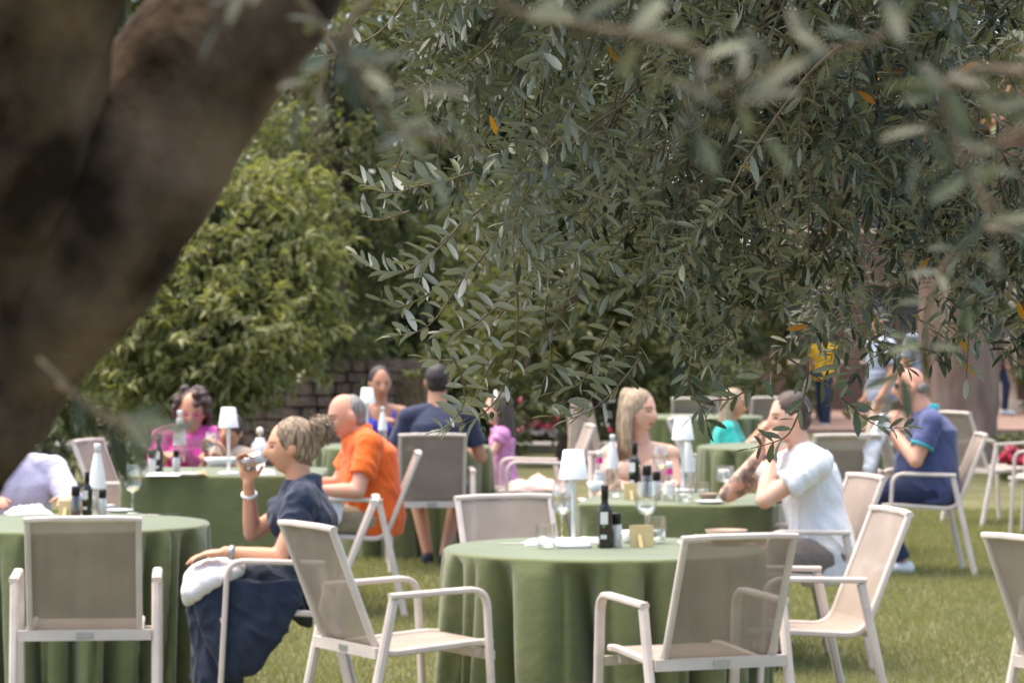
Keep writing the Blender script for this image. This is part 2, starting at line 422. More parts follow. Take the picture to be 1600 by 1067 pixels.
tree('broad green tree behind the wooden easel', B, clump_px(34, [(830, 560, 90, 80, 0), (940, 580, 100, 80, .4), (880, 460, 110, 90, .6), (1020, 500, 100, 100, 1), (780, 480, 70, 70, 1), (980, 390, 110, 90, 1), (830, 360, 110, 90, 1.4), (1050, 600, 60, 60, 1.2), (800, 620, 50, 40, -.3)], B), M['hedge_leaf'], 15000, .135, 'trees round the lawn', seed=3, trunk_r=.2)
k = 0
for x, D, h, wd, lab in [(-300, 43, 9.0, 2.6, 'tall dark tree at the far side, behind the leaning limb'), (180, 46, 10.0, 2.8, 'tall dark tree behind the pale bushy tree'),
                    (640, 44, 9.5, 2.6, 'tall dark tree behind the stone wall and its timber gate'), (1000, 47, 10.0, 2.8, 'tall dark tree high behind the seated person in a nude top'),
                    (1330, 60, 11.0, 3.2, 'tall dark tree behind the pink building, above its roof'), (1850, 50, 9.0, 2.6, 'tall dark tree at the far side, past the cream pillar')]:
    B = (at(x, 0, D).x, D, 0); cl = []
    rr = random.Random(k + 40)
    for q in range(15):
        a = rr.uniform(0, 2 * math.pi); z = .4 + (h - .8) * (q + .5) / 15; rad = wd * (.45 + .3 * math.sin(math.pi * z / h))
        cl.append((math.cos(a) * rad, math.sin(a) * rad * .7 - .3, z, wd * .55, wd * .55, wd * .42))
    tree(lab, B, cl, M['laurel_dark'], 15000, .30, 'tall dark trees behind the garden', seed=10 + k, trunk_r=.3, trunk_h=h * .9); k += 1
# low dark evergreen shrubs that close the view under the trees
for i, (x, D, wpx, ytop, lab) in enumerate([(60, 30, 190, 500, 'dark evergreen shrub low behind the leaning limb'), (300, 33, 150, 560, 'dark shrub in the shade under the pale bushy tree'),
                                            (720, 36, 90, 560, 'dark shrub beside the timber gate'), (900, 41, 130, 600, 'dark shrub behind the white and red flowers'), (1080, 40, 130, 560, 'dark shrub behind the far tables')]):
    p = at(x, ytop, D); B = (p.x, D, 0); rx = wpx / FPX * D; h = p.z
    cl = [(rx * u, .2 * (-1) ** j, h * v, rx * .5, rx * .45, h * .36) for j, (u, v) in enumerate([(-.5, .35), (0, .4), (.5, .35), (-.3, .72), (.3, .72), (0, .8)])]
    tree(lab, B, cl, M['laurel_dark'], 5000, .11, 'dark shrubs under the trees', name='garden_shrub', seed=30 + i, trunk_r=.05)

# ------------------------------------------------------------------ dry stone wall with a timber gate
M['stone'] = mat('brown field stone', (0.125, 0.088, 0.066), 0.9, 0.35, 5, 0.7, 18, 0.1)
M['stone2'] = mat('grey brown field stone', (0.150, 0.108, 0.083), 0.9, 0.35, 5, 0.7, 18, 0.1)
M['mortar'] = mat('dark joint', (0.075, 0.055, 0.045), 0.95, 0.3, 8)
M['old_wood'] = mat('weathered brown wood', (0.20, 0.14, 0.085), 0.8, 0.35, 6, 0.4, 30, 0.1, stretch=(8, 8, .6))
WD = 30.5
sw = empty('stone_wall', (at(520, 0, WD).x, WD, 0), 0, 'low brown stone wall with a curving top behind the bun hairstyle', 'wall')
def wall_top(x):                      # height of the wall along x (world)
    px = 800 + x / WD * FPX
    return CH - (np.interp(px, [300, 405, 480, 560, 640, 720], [640, 622, 578, 556, 556, 560]) - HZ) / FPX * WD
protos = []
for i in range(6):
    rr = random.Random(i); s = Shape(); s.cbox((0, 0, 0), (1, 1, 1), .16)
    s.v = [tuple(c + rr.uniform(-.05, .05) for c in p) for p in s.v]
    me = s.mesh('stone'); me.materials.append(M['stone'] if i % 2 else M['stone2']); protos.append(me)
x0, x1 = at(330, 0, WD).x, at(617, 0, WD).x; z = 0.0; rr = random.Random(5)
s = Shape(); zc = []
n = 14
for i in range(n):
    xa, xb = x0 + (x1 - x0) * i / n, x0 + (x1 - x0) * (i + 1) / n
    s.box(((xa + xb) / 2 - sw.location.x, .14, (wall_top((xa + xb) / 2) - .06) / 2), (xb - xa - .0005 * (i % 2), .3, wall_top((xa + xb) / 2) - .06))
mk('core', s.mesh(), M['mortar'], sw, smooth=False)
while z < 1.3:
    hh = rr.uniform(.085, .135); x = x0 - rr.uniform(0, .1)
    while x < x1:
        L = rr.uniform(.14, .34); xc = min(x + L / 2, x1)
        if z + hh * .6 < wall_top(xc):
            o = bpy.data.objects.new('stone', rr.choice(protos)); o.location = (xc - sw.location.x, -.03 + rr.uniform(-.015, .015), z + hh / 2)
            o.scale = (L - .014, .14, min(hh, max(.05, wall_top(xc) - z)) - .012); o.rotation_euler = (0, rr.uniform(-.03, .03), 0); link(o, sw)
        x += L
    z += hh
gt = empty('timber_gate', at(637, 0, 30.7) * 1, 0, 'weathered brown plank gate at the end of the stone wall', 'gate'); gt.location.z = 0
pm = Shape().cbox((0, 0, 0), (.065, .03, 1.0), .006).mesh('plank'); pm.materials.append(M['old_wood'])
for i in range(4):
    o = bpy.data.objects.new('plank', pm); o.location = ((i - 1.5) * .072, 0, .53); link(o, gt)
for zz in (.2, .85): mk('rail', Shape().box((0, .03, zz), (.30, .028, .07)).mesh(), M['old_wood'], gt, smooth=False)
mk('lintel', Shape().cbox((0, 0, 1.16), (.42, .12, .09), .01).mesh(), M['stone2'], gt, smooth=False)
for sx in (-1, 1): mk('post', Shape().cbox((sx * .17, .01, .55), (.045, .08, 1.1), .006).mesh(), M['old_wood'], gt, smooth=False)

# ------------------------------------------------------------------ flower bed
M['petal_white'] = mat('white petals', (.75, .73, .74), .7, .1); M['petal_red'] = mat('red petals', (.35, .02, .05), .6, .3); M['petal_pink'] = mat('pink petals', (.5, .15, .2), .6, .3)
def flower_bed(label, x0, x1, D, h, seed, nfl, reds):
    rg = np.random.default_rng(seed)
    t = empty('flower_bed', ((x0 + x1) / 2, D, 0), 0, label, 'flower bed'); n = 3200; hw = (x1 - x0) / 2
    P = np.stack([rg.uniform(-hw, hw, n), rg.uniform(-.4, .4, n), rg.uniform(.02, h, n)], 1)
    d = rg.normal(size=(n, 3)); d[:, 2] += .4; u = rg.normal(size=(n, 3)) * .5; u[:, 2] += 1; L = rg.uniform(.05, .1, n)
    tag(mk('leaves', leaves_mesh('leaves', P, d, u, L, L * .5, LEAF_T, LEAF_F, rg.uniform(0, 1, n)), M['laurel_dark'], t, smooth=False), kind='stuff')
    ms = []
    for mt in ('petal_white', 'petal_red', 'petal_pink'):
        s = Shape()
        for k in range(7):
            a = k * 2.4; s.ell((.035 * math.cos(a) * (k > 0), .035 * math.sin(a) * (k > 0), .012 * (k % 3)), (.03, .03, .018), nu=7, nv=4)
        me = s.mesh('blossom'); me.materials.append(M[mt]); ms.append(me)
    for k in range(nfl):
        o = bpy.data.objects.new('blossom', ms[int(rg.choice(3, p=[1 - reds, reds * .7, reds * .3]))]); o.location = (rg.uniform(-hw, hw), rg.uniform(-.52, -.36), rg.uniform(h * .35, h * 1.05))
        sc = rg.uniform(1.0, 2.2); o.scale = (sc, sc, sc); o.rotation_euler = (rg.uniform(.3, 1.2), 0, rg.uniform(0, 6)); link(o, t)
flower_bed('bed of white and red flowers behind the grey path and the easel', at(790, 0, 38.3).x, at(960, 0, 38.3).x, 38.3, .55, 3, 130, .42)
flower_bed('small bed of red flowers by the paving, past the big trunk', at(1560, 0, 31).x, at(1680, 0, 31).x, 31, .42, 4, 24, .95)

# ------------------------------------------------------------------ big trunk, building, pillar on the far side
def gnarl(me, amp, sc, seed=0.0):
    n = len(me.vertices); co = np.empty(n * 3); me.vertices.foreach_get('co', co); no = np.empty(n * 3)
    me.vertices.foreach_get('normal', no); co = co.reshape(-1, 3); no = no.reshape(-1, 3)
    d = np.array([noise.fractal((p[0] * sc[0] + seed, p[1] * sc[1], p[2] * sc[2]), 1.0, 2.0, 4) for p in co])
    me.vertices.foreach_set('co', (co + no * (d * amp)[:, None]).ravel()); me.update()

tb = empty('big_tree', (at(1505, 0, 32.8).x, 32.8, 0), 0, 'thick pinkish tree trunk rising behind the blue polo shirt', 'tree', 'trees round the lawn')
s = Shape(); s.tube(spline([(0, 0, -.1), (-.02, 0, .25), (.0, 0, 1.0), (-.1, .05, 2.2), (-.3, .1, 4.2)], 10), [.62, .52, .47, .45, .44, .43, .43, .43, .43, .43, .42] + [.42] * 20 + [.40] * 10, 40)
me = s.mesh(); gnarl(me, .10, (3, 3, .8)); mk('trunk', me, M['pale_bark'], tb)
s = Shape(); s.tube(spline([(.15, 0, 1.2), (.35, .1, 2.2), (.9, .2, 4.5)], 10), .24, 24); me = s.mesh(); gnarl(me, .06, (3, 3, 1)); mk('limb', me, M['pale_bark'], tb)
rg = np.random.default_rng(77); n = 9000; q = rg.normal(size=(n, 3)); q /= np.linalg.norm(q, axis=1, keepdims=True)
P = q * rg.uniform(.5, 1, (n, 1)) * np.array([3.0, 2.6, 1.5]) + np.array([.2, .2, 5.2]); d = q + rg.normal(size=(n, 3)) * .5; d[:, 2] -= .5; u = rg.normal(size=(n, 3)) * .5; u[:, 2] += 1
L = rg.uniform(.12, .2, n); tag(mk('crown', leaves_mesh('crown', P, d, u, L, L * .4, LEAF_T, LEAF_F, rg.uniform(0, 1, n)), M['hedge_leaf'], tb, smooth=False), kind='stuff')

M['stucco'] = mat('pinkish stucco', (0.19, 0.128, 0.105), 0.9, 0.12, 1.5, 0.3, 25, 0.1)
M['slate'] = mat('dark window glass', (0.07, 0.065, 0.075), 0.15, 0.2, 3, spec=0.5)
M['tile'] = mat('clay roof tile', (0.28, 0.13, 0.08), 0.85, 0.3, 6)
M['cream'] = mat('cream plaster', (0.86, 0.74, 0.60), 0.85, 0.05, 3)
bd = empty('garden_building', (at(1370, 0, 52).x, 52, 0), 0, 'pinkish stucco building glimpsed through the olive leaves', 'building')
bx = (-2.1, 5.2)
s = Shape()
cols = [(-1.2, .55), (.35, .55), (2.0, .55), (3.9, .55)]       # window centres and half widths
edges = [bx[0]] + [e for c, hw in cols for e in (c - hw, c + hw)] + [bx[1]]
for i in range(0, len(edges), 2): s.box(((edges[i] + edges[i + 1]) / 2, 0, 2.4), (edges[i + 1] - edges[i], .35, 4.8))
for c, hw in cols:
    for z0, z1 in ((0, .9), (2.15, 3.1), (4.1, 4.8)): s.box((c, 0, (z0 + z1) / 2), (2 * hw, .35, z1 - z0))
mk('wall', s.mesh(), M['stucco'], bd, smooth=False)
for c, hw in cols:
    for z0, z1 in ((.9, 2.15), (3.1, 4.1)):
        f = mk('window', Shape().box((c, .08, (z0 + z1) / 2), (2 * hw - .01, .03, z1 - z0 - .01)).mesh(), M['slate'], bd, smooth=False)
        s = Shape(); s.box((c, .03, (z0 + z1) / 2), (.05, .05, z1 - z0 - .1)); s.box((c, .026, z1 - .03), (2 * hw - .02, .05, .05)); mk('frame', s.mesh(), M['old_wood'], f, smooth=False)
        mk('sill', Shape().box((c, -.2, z0 - .03), (2 * hw + .2, .14, .06)).mesh(), M['cream'], f, smooth=False)
s = Shape(); s.add([(-2.5, -.7, 4.75), (5.6, -.7, 4.75), (5.6, 3.2, 6.4), (-2.5, 3.2, 6.4), (-2.5, -.7, 4.87), (5.6, -.7, 4.87), (5.6, 3.2, 6.55), (-2.5, 3.2, 6.55)], [(0, 3, 2, 1), (4, 5, 6, 7), (0, 1, 5, 4), (1, 2, 6, 5), (2, 3, 7, 6), (3, 0, 4, 7)])
mk('roof', s.mesh(), M['tile'], bd, smooth=False)
pl = empty('pillar', (at(1572, 0, 50.5).x, 50.5, .06), 0, 'cream plaster pillar standing on the paving past the big trunk', 'pillar')
mk('shaft', Shape().cbox((0, 0, 1.45), (.34, .34, 2.5), .03).mesh(), M['cream'], pl, smooth=False)
mk('plinth', Shape().cbox((0, 0, .1), (.5, .5, .2), .02).mesh(), M['cream'], pl, smooth=False)
mk('capital', Shape().cbox((0, 0, 2.8), (.5, .5, .2), .02).mesh(), M['cream'], pl, smooth=False)

# ================================================================== THE OLIVE TREE
M['olive_bark'] = mat('gnarled olive bark', (0.020, 0.014, 0.009), 0.95, 0.3, 8, 1.0, 30, 0.1, col2=(0.160, 0.112, 0.076))
_e = next(n for n in M['olive_bark'].node_tree.nodes if n.type == 'VALTORGB').color_ramp.elements; _e[0].position = .40; _e[1].position = .68
M['twig'] = mat('olive twig', (0.15, 0.115, 0.075), 0.8, 0.3, 30)
M['olive_leaf'] = leafmat('olive leaf', (.020, .028, .013), (.105, .122, .060), (.25, .27, .225), 0.45, 0.32, 0.06, tcol=(.16, .20, .05))
M['olive_leaf_single'] = leafmat('olive leaf, single', (.045, .058, .026), (.160, .178, .085), (.38, .395, .35), 0.40, 0.5, 0.08, by_object=True, tcol=(.16, .20, .05))
M['olive_old'] = leafmat('withered olive leaf', (.33, .12, .02), (.45, .20, .03), (.42, .22, .07), 0.6, 0.2, 0.3, by_object=True)
M['olive_fruit'] = mat('unripe olive', (.07, .085, .03), .35, .2, 20)

OB = Vector((-1.70, 2.75, 0))
ot = empty('olive_tree', OB, 0, 'gnarled olive tree with a leaning limb and hanging grey green twigs', 'tree', 'trees round the lawn')
def loc(p): return Vector(p) - OB

def limb(name, pts, rad, n=28, amp=.03, seed=0.0, m='olive_bark', steps=14, parent=None):
    P = spline([loc(p) for p in pts], steps); k = len(pts)
    rr = [float(np.interp(i / (len(P) - 1) * (k - 1), range(k), rad)) for i in range(len(P))]
    s = Shape(); s.tube(P, rr, n); me = s.mesh(); gnarl(me, amp, (7, 7, 5), seed); gnarl(me, amp * .35, (26, 26, 20), seed + 5)
    return mk(name, me, M[m], parent or ot)

D0 = 2.9
limb('trunk', [(-1.72, 2.75, -.1), (-1.62, 2.76, .25), at(-700, 1500, 2.85), at(-340, 960, 2.88), at(-165, 690, D0), at(40, 470, D0)], [.25, .20, .17, .150, .115, .078], n=40, amp=.016)
MAIN = [at(-80, 600, D0), at(75, 444, D0), at(239, 221, D0), at(433, -73, D0 + .05), at(640, -300, 3.3), at(900, -440, 4.2), at(1100, -420, 5.4), at(1300, -380, 6.6), at(1450, -330, 7.6)]
limb('limb', MAIN, [.085, .086, .080, .078, .070, .06, .05, .04, .025], amp=.011, seed=3.0)
limb('limb', [at(-120, 620, D0 - .02), at(-45, 350, D0 - .05), at(30, 120, D0 - .1), at(90, -120, D0 - .15), at(160, -420, 2.7)], [.10, .085, .08, .075, .055], amp=.012, seed=8.0)
limb('limb', [at(640, -300, 3.3), at(800, -330, 4.6), at(860, -260, 5.8), at(900, -200, 6.8)], [.05, .04, .03, .02], n=16, amp=.012, seed=12.0)
limb('limb', [at(900, -440, 4.2), at(1400, -480, 4.4), at(1700, -420, 5.2), at(1850, -300, 6.2)], [.05, .04, .03, .02], n=16, amp=.012, seed=15.0)

PX_, DR_, UP_, LN_, RN_ = [], [], [], [], []
twigs = Shape()
rnd = random.Random(21)

def leaf_specs(poly, r, size, start=.12, gap=.017, up=.30, stop=1.0, tilt=0.0):
    """opposite leaves along a twig: (position, direction, up, length)"""
    res = []; P = [Vector(p) for p in poly]; L = [0.0]
    for i in range(1, len(P)): L.append(L[-1] + (P[i] - P[i - 1]).length)
    tot = L[-1]; sdist = tot * start; k = 0
    while sdist < tot * stop:
        i = next((j for j in range(1, len(P)) if L[j] >= sdist), len(P) - 1)
        f = (sdist - L[i - 1]) / max(L[i] - L[i - 1], 1e-6); p = P[i - 1].lerp(P[i], f); t = (P[i] - P[i - 1]).normalized()
        a = t.orthogonal().normalized(); b = t.cross(a); th = k * math.pi / 2 + r.uniform(-.5, .5)
        sd_ = a * math.cos(th) + b * math.sin(th)
        for s in (-1, 1):
            if r.random() < .10: continue
            d = t * r.uniform(.45, .9) + sd_ * s * r.uniform(.6, .95) + Vector((r.uniform(-.2, .2), r.uniform(-.2, .2), up + r.uniform(-.15, .25)))
            u = Vector((r.uniform(-.7, .7), r.uniform(-.7, .7) + tilt, 1.0)) + sd_ * s * r.uniform(-.6, .2)
            ln = size * r.uniform(.65, 1.12) * (1.0 - .35 * max(0, sdist / tot - .8) / .2)
            res.append((p, d, u, ln))
        sdist += gap * r.uniform(.75, 1.3); k += 1
    res.append((P[-1], (P[-1] - P[-2]).normalized(), Vector((r.uniform(-.5, .5), r.uniform(-.5, .5), 1)), size * .75))
    return res

def emit(specs):
    for p, d, u, ln in specs:
        PX_.append(p); DR_.append(d); UP_.append(u); LN_.append(ln); RN_.append(min(1, max(0, rnd.gauss(.38, .40))))

def droop_path(p, d, length, g, n=6, wob=.12):
    P = [Vector(p)]; d = Vector(d).normalized()
    for i in range(n):
        d = (d + Vector((rnd.uniform(-wob, wob), rnd.uniform(-wob, wob), -g + rnd.uniform(-wob, wob) * .6))).normalized()
        P.append(P[-1] + d * length / n)
    return P

from bisect import bisect
EDGE_L = ([-400, 0, 120, 260, 330, 400, 520, 700], [600, 640, 640, 610, 620, 650, 780, 1000])          # x of the crown's rim at row y
EDGE_B = ([500, 620, 700, 800, 880, 960, 1060, 1160, 1260, 1340, 1420, 1500, 1560, 1700, 2000], [330, 380, 400, 430, 480, 530, 575, 590, 578, 575, 555, 545, 575, 590, 590])
def px_of(p): return 800 + p.x / p.y * FPX, HZ - (p.z - CH) / p.y * FPX
def inside(p, slack=0):
    x, y = px_of(p)
    return x > np.interp(y, *EDGE_L) - slack and y < np.interp(x, *EDGE_B) + slack

def branchlet(p0, p1, size=.058, nspr=12, sl=(.10, .24), tw=.0035, check=True, gap=.017, tilt=0.0):
    p0, p1 = Vector(p0), Vector(p1); v = p1 - p0; side = Vector((-v.z, rnd.uniform(-.3, .3) * v.length, v.x)).normalized()
    c1 = p0.lerp(p1, .35) + Vector((0, 0, .12 * v.length)) + side * rnd.uniform(-.1, .1); c2 = p0.lerp(p1, .72) + side * rnd.uniform(-.07, .07)
    P = spline([p0, c1, c2, p1], 6); n = len(P)
    twigs.tube([loc(p) for p in P], [tw * (1.1 - .75 * i / (n - 1)) for i in range(n)], 5)
    for k in range(nspr):
        f = .12 + .88 * (k + rnd.random()) / nspr; i = min(n - 2, int(f * (n - 1))); p = P[i].lerp(P[i + 1], f * (n - 1) - i)
        t = (P[i + 1] - P[i]).normalized(); o = Vector((rnd.gauss(0, 1), rnd.gauss(0, 1), rnd.gauss(-.1, .7))).normalized()
        Q = droop_path(p, t * .55 + o * .8, rnd.uniform(*sl), rnd.uniform(.02, .16))
        if check and not (inside(Q[-1], 25) and inside(Q[3], 10)): continue
        if check and noise.noise(Q[3] * 3.1) < -.22: continue
        twigs.tube([loc(q) for q in Q], [.0016 * (1 - .6 * j / (len(Q) - 1)) for j in range(len(Q))], 4)
        emit(leaf_specs(Q, rnd, size, up=rnd.uniform(.0, .4), gap=gap, tilt=tilt))
    emit([s for s in leaf_specs(P, rnd, size * .95, start=.45, gap=.03, tilt=tilt) if (not check) or inside(s[0], 15)])

# hanging branchlets in and beyond the plane of focus
cnt = 0; tries = 0
while cnt < 195 and tries < 4000:
    tries += 1
    D = rnd.triangular(5.7, 8.8, 6.9); x = rnd.uniform(600, 1760); y = rnd.uniform(-130, 590)
    if x < 800 and rnd.random() < .30: continue
    p1 = at(x, y, D)
    if not inside(p1, 0): continue
    rise = rnd.uniform(220, 520); lean = rnd.uniform(40, 260) if x < 1150 else rnd.uniform(-160, 180)
    p0 = at(x + lean, max(-330, y - rise), D + rnd.uniform(-.35, .35))
    branchlet(p0, p1, size=rnd.uniform(.046, .064), nspr=rnd.randint(9, 14), tilt=.7 if x < 930 else (.2 if x < 1150 else -.2)); cnt += 1
# the crown goes on above the frame
for i in range(46):
    D = rnd.uniform(3.6, 8.8); x = rnd.uniform(350, 1900); y = rnd.uniform(-520, -190) - (8.8 - D) * 95
    branchlet(at(x + rnd.uniform(-150, 150), y - 260, D), at(x, y, D), nspr=9, check=False)
for i in range(80):  # more unseen branchlets overhead, added to shade the trunk and near leaves
    D = rnd.uniform(1.3, 4.2); x = rnd.uniform(-2600, 1700); y = rnd.uniform(-2400, -800)
    branchlet(at(x + rnd.uniform(-150, 150), y - 200, D), at(x, y, D), nspr=9, check=False)
# near twigs, out of focus
NEAR = [(600, -120, 590, 150, 2.7), (700, -60, 745, 240, 3.1), (1000, -120, 1075, 165, 2.6),
        (1600, -120, 1500, 250, 2.7), (1660, 120, 1570, 340, 2.9), (1640, 380, 1450, 570, 3.8),
        (1290, -130, 1260, 90, 2.6)]
for x0, y0, x1, y1, D in NEAR:
    D *= .68; branchlet(at(x0, y0, D), at(x1, y1, D), size=.042, nspr=2, sl=(.05, .08), check=False, gap=.026, tilt=-.9)
for x0, y0, x1, y1, D in [(60, 560, 215, 660, 2.0), (90, 600, 280, 690, 2.1)]:
    P = spline([at(x0, y0, D), at((x0 + x1) / 2, (y0 + y1) / 2 + 22, D), at(x1, y1, D)], 6)
    twigs.tube([loc(p) for p in P], .0016, 5); emit([s for s in leaf_specs(P, rnd, .045, tilt=-.9, gap=.014, start=.45, up=-.1)])

# the twigs that hang clear of the crown, leaf by leaf
LM = npmesh('leaf', OLIVE_T * np.array([.30, 1, 1], dtype=np.float32), OLIVE_F); LM.materials.append(M['olive_leaf_single'])
LM2 = npmesh('leaf', OLIVE_T * np.array([.27, 1, 1.8], dtype=np.float32), OLIVE_F); LM2.materials.append(M['olive_leaf_single'])
LO = npmesh('leaf', OLIVE_T * np.array([.29, 1, 1], dtype=np.float32), OLIVE_F); LO.materials.append(M['olive_old'])
for me in (LM, LM2, LO): me.polygons.foreach_set('use_smooth', np.ones(len(me.polygons), dtype=bool))
def leaf_obj(me, p, d, u, ln, parent):
    o = bpy.data.objects.new('leaf', me); y = Vector(d).normalized(); x = y.cross(Vector(u)).normalized(); zz = x.cross(y)
    m3 = Matrix((x, y, zz)).transposed().to_4x4(); m3.translation = loc(p); o.matrix_local = m3 @ Matrix.Scale(ln, 4); link(o, parent)
HERO = [([(775, 375), (739, 420), (715, 447), (687, 490), (662, 514), (634, 522), (612, 526)], 6.45, .45, .030),
        ([(830, 430), (806, 458), (769, 486), (737, 511), (715, 517), (690, 519)], 6.55, .45, .030),
        ([(800, 470), (772, 505), (759, 536), (731, 561), (690, 563), (665, 559)], 6.6, .45, .030),
        ([(800, 380), (809, 474), (806, 536), (797, 580), (781, 617), (756, 645), (725, 663), (690, 672)], 6.5, .5, .038),
        ([(1010, 450), (1000, 474), (978, 527), (950, 583), (928, 617), (903, 645), (860, 650)], 6.6, .5, .034),
        ([(740, 270), (687, 285), (650, 292), (624, 300), (594, 300), (560, 282)], 6.4, .5, .028),
        ([(720, 350), (690, 385), (660, 408), (630, 425), (600, 425), (575, 415), (560, 402)], 6.5, .5, .028),
        ([(760, 320), (710, 360), (676, 397), (655, 440), (640, 470)], 6.6, .4, .032),
        ([(1225, 555), (1255, 575), (1292, 601), (1322, 627), (1352, 654), (1379, 667), (1412, 668)], 6.3, .05, .034),
        ([(1262, 560), (1262, 590), (1255, 624), (1240, 665), (1225, 684), (1195, 695), (1172, 701)], 6.3, .05, .034),
        ([(1230, 550), (1200, 580), (1150, 620), (1110, 627), (1085, 648)], 6.35, .15, .030),
        ([(1535, 440), (1517, 492), (1512, 556), (1510, 592)], 6.2, .1, .042),
        ([(700, 545), (722, 590), (724, 632), (704, 662)], 6.45, .6, .034),
        ([(775, 555), (748, 608), (736, 648), (704, 668)], 6.55, .6, .036),
        ([(960, 500), (930, 560), (905, 600), (868, 612)], 6.6, .5, .034),
        ([(1000, 560), (960, 610), (925, 640), (890, 655)], 6.5, .5, .034),
        ([(640, 330), (610, 340), (585, 345), (562, 330)], 6.4, .5, .032),
        ([(700, 440), (655, 468), (622, 480), (596, 470)], 6.5, .5, .032),
        ([(1080, 555), (1076, 600), (1098, 640), (1106, 664)], 6.4, .2, .036),
        ([(860, 420), (852, 500), (862, 560), (846, 604)], 6.7, .3, .040),
        ([(905, 380), (890, 450), (870, 505), (838, 534)], 6.7, .3, .038),
        ([(640, -10), (600, 45), (560, 70), (525, 85), (508, 88)], 6.3, .4, .034),
        ([(700, 150), (690, 215), (680, 262), (668, 300)], 6.7, .3, .045)]
rh = random.Random(4); nleaf = 0
for pts, D, up, gap in HERO:
    P = spline([at(x, y, D + .012 * i) for i, (x, y) in enumerate(pts)], 5); n = len(P)
    s = Shape(); s.tube([loc(p) for p in P], [.0026 * (1 - .65 * i / (n - 1)) for i in range(n)], 6); tw = mk('twig', s.mesh(), M['twig'], ot)
    for p, d, u, ln in leaf_specs(P, rh, .058, start=.22 if n > 36 else .12, gap=gap * .72, up=up, tilt=1.0 if pts[0][0] < 1020 else -.9):
        if nleaf >= 296:
            emit([(p, d, u, ln)]); continue
        leaf_obj(rh.choice((LM, LM, LM2)), p, d, u, ln, tw); nleaf += 1
    if pts[0] == (800, 380):
        for f in (.45, .52, .58, .66, .72, .8):
            p = P[int(f * (n - 1))]; e = p + Vector((rh.choice((-1, 1)) * rh.uniform(.015, .03), 0, -rh.uniform(.0, .02)))
            s = Shape(); s.tube([loc(p), loc(e)], .0008, 4); s.ell(loc(e), (.0055, .0055, .0075), nu=8, nv=6); mk('olive', s.mesh(), M['olive_fruit'], tw)
k = len(PX_)
RNa = np.array(RN_, dtype=np.float32); LNa = np.array(LN_, dtype=np.float32)
o = mk('leaves', leaves_mesh('leaves', np.array([tuple(loc(p)) for p in PX_]), np.array([tuple(d) for d in DR_]), np.array([tuple(u) for u in UP_]), LNa, LNa * (0.23 + .07 * RNa), OLIVE_T, OLIVE_F, RNa), M['olive_leaf'], ot)
tag(o, kind='stuff')
tag(mk('twigs', twigs.mesh(), M['twig'], ot), kind='stuff')

for x, y, a, D in [(948, 68, -60, 6.2), (1338, 142, -35, 6.0), (1430, 425, 40, 6.2), (1380, 113, 3, 6.4), (1228, 515, 10, 6.3), (1160, 255, -40, 6.2), (1205, 3, 80, 6.3), (765, 180, -70, 6.4), (1497, 115, 30, 6.2), (1590, 470, -70, 6.4), (1505, 562, -50, 6.3), (1493, 527, -45, 6.3)]:
    p = at(x, y, D); leaf_obj(LO, p, (math.cos(R(a)), rh.uniform(-.3, .3), math.sin(R(a))), (rh.uniform(-.4, .4), -1, .3), .046, ot)

# ================================================================== CHAIRS
def make_chair():
    root = empty('garden_armchair')
    X = (1, 0, 0)
    arm_z = .655
    for sx in (-1, 1):
        x = sx * .272
        s = Shape(); P = fillet([(x, .262, .0), (x, .225, arm_z), (x, -.175, arm_z - .012)], .075, 8)
        # the bar bends from the front leg into the arm rest
        lo = [p for p in P if p.z < .56]; hi = [p for p in P if p.z >= .56]
        cut = lo[-1] + (hi[0] - lo[-1]).normalized() * max(0, (.56 - lo[-1].z))
        s.sweep(lo + [cut], X, .036, .022); mk('leg', s.mesh(), M['frame'], root, smooth=False)
        s = Shape(); s.sweep([cut] + hi, X, .036, .022); mk('armrest', s.mesh(), M['frame'], root, smooth=False)
        s = Shape(); s.sweep([(x * .992, -.158, arm_z - .024), (x * .992, -.30, 0)], X, .032, .034); mk('leg', s.mesh(), M['frame'], root, smooth=False)
        s = Shape(); P = fillet([(sx * .208, .285, .448), (sx * .208, .23, .452), (sx * .208, -.19, .425), (sx * .208, -.375, .885)], .075, 8)
        s.sweep(P, X, .024, .026); mk('side_rail', s.mesh(), M['frame'], root, smooth=False)
    s = Shape(); s.sweep([(-.22, -.374, .888), (-.11, -.382, .893), (.11, -.382, .893), (.22, -.374, .888)], (0, 0, 1), .022, .03); mk('top_rail', s.mesh(), M['frame'], root, smooth=False)
    s = Shape(); s.box((0, -.215, .437), (.505, .022, .04)); cb = mk('rear_crossbar', s.mesh(), M['frame'], root, smooth=False)
    mk('maker_plate', Shape().box((0, -.2285, .437), (.062, .004, .020)).mesh(), M['plate_metal'], cb, smooth=False)
    s = Shape(); s.box((0, .262, .405), (.505, .022, .034)); mk('front_crossbar', s.mesh(), M['frame'], root, smooth=False)
    for sx in (-1, 1): mk('bracket', Shape().box((sx * .18, .235, .412), (.03, .03, .03)).mesh(), M['frame'], root, smooth=False)
    P = fillet([(0, .285, .452), (0, .23, .456), (0, -.185, .428), (0, -.372, .880)], .075, 8)
    cutk = next(i for i, p in enumerate(P) if p.z > .47 and p.y < 0)
    def sheet(pts):
        s = Shape(); n = 9; rows = []
        for p in pts: rows.append([Vector((-.199 + .398 * i / (n - 1), p.y, p.z)) for i in range(n)])
        v = [q for r in rows for q in r]; f = [(a * n + i, a * n + i + 1, (a + 1) * n + i + 1, (a + 1) * n + i) for a in range(len(rows) - 1) for i in range(n - 1)]
        return s.add(v, f)
    mk('seat', sheet(P[:cutk + 1]).mesh(), M['sling'], root)
    mk('backrest', sheet(P[cutk:]).mesh(), M['sling'], root)
    return root

